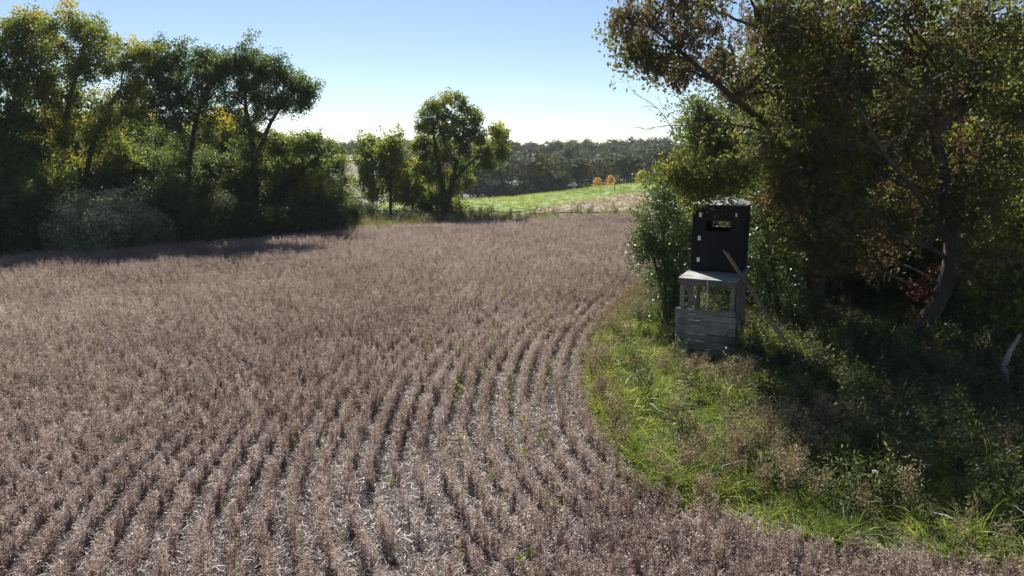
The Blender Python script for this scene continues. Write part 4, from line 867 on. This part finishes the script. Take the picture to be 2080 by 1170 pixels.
for zz in (0.24, 0.80, 1.40):
    link('hinge', box_mesh('hinge', (-0.49, CY0 - 0.022, DZ + zz), (-0.42, CY0 - 0.0125, DZ + zz + 0.115), M['white'], bevel=0.003), door)
link('latch', box_mesh('latch', (0.41, CY0 - 0.03, DZ + 1.44), (0.45, CY0 - 0.0125, DZ + 1.53), M['white'], bevel=0.004), door)
link('centre_batten', box_mesh('centre_batten', (-0.012, CY0 - 0.02, DZ + 0.1), (0.012, CY0 - 0.0125, DZ + 0.96), M['black_paint'], bevel=0.002), door)
for s in (-1, 1): part('corner_trim', (s * (CW + 0.004) - 0.03, CY0 - 0.018, DZ + 0.004), (s * (CW + 0.004) + 0.03, CY0 - 0.002, DZ + CH - 0.004), 'black_paint', bevel=0.003)
part('cabin_floor', (-CW + 0.017, CY0 + 0.032, DZ + 0.003), (CW - 0.017, CY1 - 0.032, DZ + 0.02), 'black_paint', bevel=0)
# low four-sided roof of ribbed metal
RZ, RH, RO = DZ + CH + 0.003, 0.22, 0.68
rc = Vector((0, (CY0 + CY1) / 2, 0))
for q in range(4):
    V = []; F = []; ncol = 25; nr = Matrix.Rotation(q * PI / 2, 3, 'Z')
    for i in range(ncol):
        x = -RO + 2 * RO * i / (ncol - 1); top = 1 - abs(x) / RO; lift = 0.016 if i % 3 == 1 else 0.0
        for f in (0.0, 1.0):
            dpt = RO * (1 - f * top); V.append(tuple(nr @ Vector((x, -dpt, RZ + RH * f * top + lift * (1 if f == 0 else 0.8)))+ rc))
    nV = len(V); V += [(a, b_, c_ - 0.012) for a, b_, c_ in V]
    for i in range(ncol - 1):
        F += [(2 * i, 2 * i + 2, 2 * i + 3, 2 * i + 1), (nV + 2 * i + 1, nV + 2 * i + 3, nV + 2 * i + 2, nV + 2 * i), (2 * i + 2, 2 * i, nV + 2 * i, nV + 2 * i + 2)]
    me = bpy.data.meshes.new('roof_panel'); me.from_pydata(V, [], F); me.update(); me.materials.append(M['metal']); link('roof_panel', me, blind)
capb = link('roof_cap', box_mesh('roof_cap', (-0.09, rc.y - 0.09, RZ + RH - 0.015), (0.09, rc.y + 0.09, RZ + RH + 0.05), M['metal'], bevel=0.03), blind)
# ladder leaning on the right side of the deck
lad = empty('wooden_ladder', (7.2, 16.35, 0)); tag(lad, 'thin brown wooden ladder leaning against the right side of the blind', 'ladder')
lt = np.array([5.32, 16.95, 2.80]) - np.array(lad.location); lb = np.array([0, 0, 0.0]); side_v = np.array([0.03, 1.0, 0.0]) * 0.34
rail_ = []
for s in (0, 1): beam('rail', Vector(lb + side_v * s), Vector(lt + side_v * s), 0.034, 0.048, 'pole_wood', lad)
for q in range(9):
    t = 0.08 + q * 0.105; p = lb + (lt - lb) * t
    gq = Geo(); tube(gq, [p - side_v * 0.04, p + side_v * 1.04], 0.016, 6); link('rung', gq.mesh('rung', [M['pole_wood']], smooth=True), lad)
# pale rope hanging from the deck edge
gq = Geo(); fr = lambda x, y, z_: np.array((Matrix.Rotation(BA, 3, 'Z') @ Vector((x, y, z_))) + Vector((4.74, 16.50, 0)))
tube(gq, np.array([fr(0.0, -0.012, DZ + 0.012), fr(0.0, -0.035, DZ - 0.01), fr(0.02, -0.04, 2.0), fr(0.015, -0.035, 1.85), fr(0.02, -0.03, 1.7), fr(0.01, -0.03, 1.55), fr(0.02, -0.045, 1.43)]) - fr(0, 0, 0), 0.009, 5, 0.5)
rope = link('hanging_rope', gq.mesh('hanging_rope', [M['white']], smooth=True), None, fr(0, 0, 0)); tag(rope, 'pale rope hanging down from the front edge of the deck', 'rope')

# ------------------------------------------------------------------ dead wood
def dead_wood(name, label, cat, pts, rad, mat='bark_pale', seed=5):
    r = np.random.default_rng(seed); pts = np.asarray(pts, float); s = np.linspace(0, len(pts) - 1, len(pts) * 4)
    P = np.stack([np.interp(s, np.arange(len(pts)), pts[:, c]) for c in range(3)], 1); P[1:-1] += r.normal(0, 0.012, (len(P) - 2, 3))
    g = Geo(); base = pts[0].copy(); tube(g, P - base, np.interp(s, np.arange(len(pts)), rad) * r.uniform(0.9, 1.1, len(s)), 9, 0.5)
    return tag(link(name, g.mesh(name, [M[mat]], smooth=True), None, base), label, cat)
q0 = gp(2012, 745); dead_wood('broken_trunk', 'pale broken tree trunk standing upright near the right edge', 'trunk', [q0 + (0, 0, -0.1), at(2018, 700, q0[1]), at(2030, 655, q0[1]), at(2022, 640, q0[1])], [0.13, 0.115, 0.10, 0.05], 'bark_grey')
q1 = gp(2050, 805); dead_wood('bent_trunk', 'thin pale bent trunk in front of the broken one', 'trunk', [q1 + (0, 0, -0.1), at(2040, 745, q1[1]), at(2052, 715, q1[1]), at(2072, 680, q1[1])], [0.07, 0.06, 0.05, 0.03], seed=6)
q2 = gp(1565, 790); q3 = gp(1650, 742); dead_wood('fallen_branch', 'grey fallen branch lying in shaded grass right of the blind', 'branch', [q2 + (0, 0, 0.05), (q2 + q3) / 2 + (0, 0, 0.16), q3 + (0, 0, 0.30)], [0.05, 0.035, 0.015], seed=7)
fp = gp(1248, 407); yy = 92.0; pp = at(1248, 404, yy); zz = float(terrain(pp[0], yy))
gq = Geo(); tube(gq, [(0, 0, -0.2), (0, 0, 1.35)], [0.06, 0.055], 8); tag(link('fence_post', gq.mesh('fence_post', [M['grey_post']], smooth=True), None, (pp[0], yy, zz)), 'lone thin fence post standing on the green hay field', 'fence post')

# ------------------------------------------------------------------ the far wood and single trees before it
def far_crown(g, c, R, H, r, n, tbase, size=0.55):
    """A rounded crown of leaf sprays on a short trunk."""
    nl = 9; lobes = unit(r.normal(size=(nl, 3))) * np.array([1, 1, 0.8]); lobes[:, 2] = np.abs(lobes[:, 2]) * 0.9 - 0.25
    k_ = r.integers(0, nl, n); d = unit(r.normal(size=(n, 3)))
    P = (lobes[k_] * 0.6 + d * 0.45 * r.uniform(0.6, 1.0, (n, 1))) * np.array([R, R, H * 0.42]) + np.array([0, 0, H * 0.60])
    lt_ = r.uniform(-0.12, 0.12, nl)
    nn = unit(d + 0.5 * unit(P - np.array([0, 0, H * 0.5])) + r.normal(0, 0.35, (n, 3))); u_ = unit(np.cross(nn, r.normal(size=(n, 3)))); v_ = np.cross(nn, u_)
    sz = size * r.uniform(0.6, 1.2, (n, 1)); Q = P + c
    V = np.stack([Q - u_ * sz * 0.6, Q + v_ * sz * 0.45, Q + u_ * sz * 0.6, Q - v_ * sz * 0.45], 1).reshape(-1, 3)
    g.add(V, np.arange(n)[:, None] * 4 + np.arange(4)[None, :], None, np.repeat((tbase + lt_[k_] + r.uniform(-0.1, 0.1, n)).astype(np.float32), 4))
rf = np.random.default_rng(77); gw = Geo(); gt = Geo(); cnt = 0
pts = []
for ring in range(1500):
    a = math.radians(rf.uniform(-27, 30)); d_ = rf.uniform(0, 1) ** 0.8 * 260 + 175
    lim = np.interp(math.degrees(a), [-48, -17, -16, -11, -10, 2, 12, 52], [190, 200, 380, 380, 210, 178, 185, 190])
    if d_ < lim: continue
    p_ = np.array([math.sin(a) * d_, math.cos(a) * d_])
    if all(((p_ - q_) ** 2).sum() > 34 for q_ in pts): pts.append(p_)
for a in np.arange(-9.5, 40, 1.35):
    d_ = np.interp(a, [-10, 2, 12, 52], [206, 174, 181, 186]) + rf.uniform(-3, 5); pts.append(np.array([math.sin(math.radians(a)) * d_, math.cos(math.radians(a)) * d_]))
for p_ in pts:
    zz = float(terrain(p_[0], p_[1])); H = rf.uniform(8.5, 15.5) + 2.2 * float(vnoise(p_[0], p_[1], 45.0, 31)); R = rf.uniform(3.8, 7.2)
    tb = rf.choice([0.2, 0.35, 0.5, 0.65, 0.8, 0.95], p=[.22, .26, .23, .18, .09, .02])
    far_crown(gw, np.array([p_[0], p_[1], zz]), R, H, rf, 520, tb, 0.78)
    tube(gt, [(p_[0], p_[1], zz - 0.3), (p_[0] + 0.2, p_[1], zz + H * 0.6)], [0.25, 0.12], 5)
    if math.hypot(*p_) < 215:
        far_crown(gw, np.array([p_[0], p_[1], zz - 1.5]), R * 0.9, H * 0.55, rf, 420, tb - 0.1, 0.75)
print('far trees', len(pts))
wood = empty('distant_wood', (0, 200, float(terrain(0, 200)))); tag(wood, 'dark wooded hillside across the whole far background', 'wood', kind='stuff')
for nm, g_, mt in (('crown', gw, 'far_leaf'), ('trunk', gt, 'bark')):
    me = g_.mesh(nm, [M[mt]]); me.transform(Matrix.Translation(-Vector(wood.location))); o = link(nm, me, wood); o['kind'] = 'stuff'
def lone(name, label, px, py_base, Y, H, R, lm, seed, cat='tree'):
    r = np.random.default_rng(seed); g = Geo(); g2 = Geo(); x = at(px, py_base, Y)[0]; zz = float(terrain(x, Y))
    n_ = 700; t = r.uniform(0, 1, n_); a = r.uniform(0, 6.28, n_); rr = R * np.sin(PI * (0.2 + 0.72 * t)) ** 0.7 * np.sqrt(r.uniform(0.1, 1, n_)) * (0.75 + 0.25 * np.sin(a * 3 + t * 9))
    P = np.column_stack([np.cos(a) * rr, np.sin(a) * rr, H * (0.18 + 0.82 * t)])
    leaf_cards(g, P, 0.34, 0.26, r.uniform(0, 1, n_), droop=0.2, r=r); tube(g2, [(0, 0, -0.3), (0.05, 0, H * 0.85)], [0.09, 0.02], 6)
    e = empty(name, (x, Y, zz)); tag(e, label, cat); link('trunk', g2.mesh('trunk', [M['bark']]), e); c = link('crown', g.mesh('crown', [M[lm]]), e); c['kind'] = 'stuff'
    return e
lone('orange_tree', 'small orange autumn tree, leftmost before the distant wood', 1213, 375, 150, 5.6, 1.7, 'leaf_orange', 201)
lone('orange_tree', 'small orange autumn tree, right of the other orange one', 1240, 375, 152, 5.7, 1.6, 'leaf_orange', 202)
lone('yellow_tree', 'small yellow tree before the distant wood near the blind', 1303, 372, 148, 4.8, 1.6, 'leaf_yellow', 203)
for q, (px, Y, H, R) in enumerate([(1180, 150, 2.6, 1.8), (1270, 152, 2.4, 2.2), (1330, 146, 3.2, 2.4), (1355, 146, 4.0, 2.4)]):
    lone('edge_shrub', ['low olive shrub left of the orange trees', 'low olive shrub right of the orange trees', 'low olive shrub right of the small yellow tree', 'taller olive shrub at the far end of the hay field'][q], px, 375, Y, H, R, 'far_leaf', 210 + q, 'shrub')

# ------------------------------------------------------------------ air
hm = bpy.data.materials.new('haze'); hm.use_nodes = True; hn = hm.node_tree.nodes; hn.remove(hn['Principled BSDF'])
pv = hn.new('ShaderNodeVolumePrincipled'); pv.inputs['Color'].default_value = (0.86, 0.92, 1.0, 1); pv.inputs['Density'].default_value = 0.00016; pv.inputs['Anisotropy'].default_value = 0.1
hm.node_tree.links.new(pv.outputs[0], hn['Material Output'].inputs['Volume'])
hz = link('haze', box_mesh('haze', (-460, -40, -9.5), (460, 520, 26), hm, bevel=0)); tag(hz, 'thin pale autumn haze in the air', 'haze', kind='stuff')
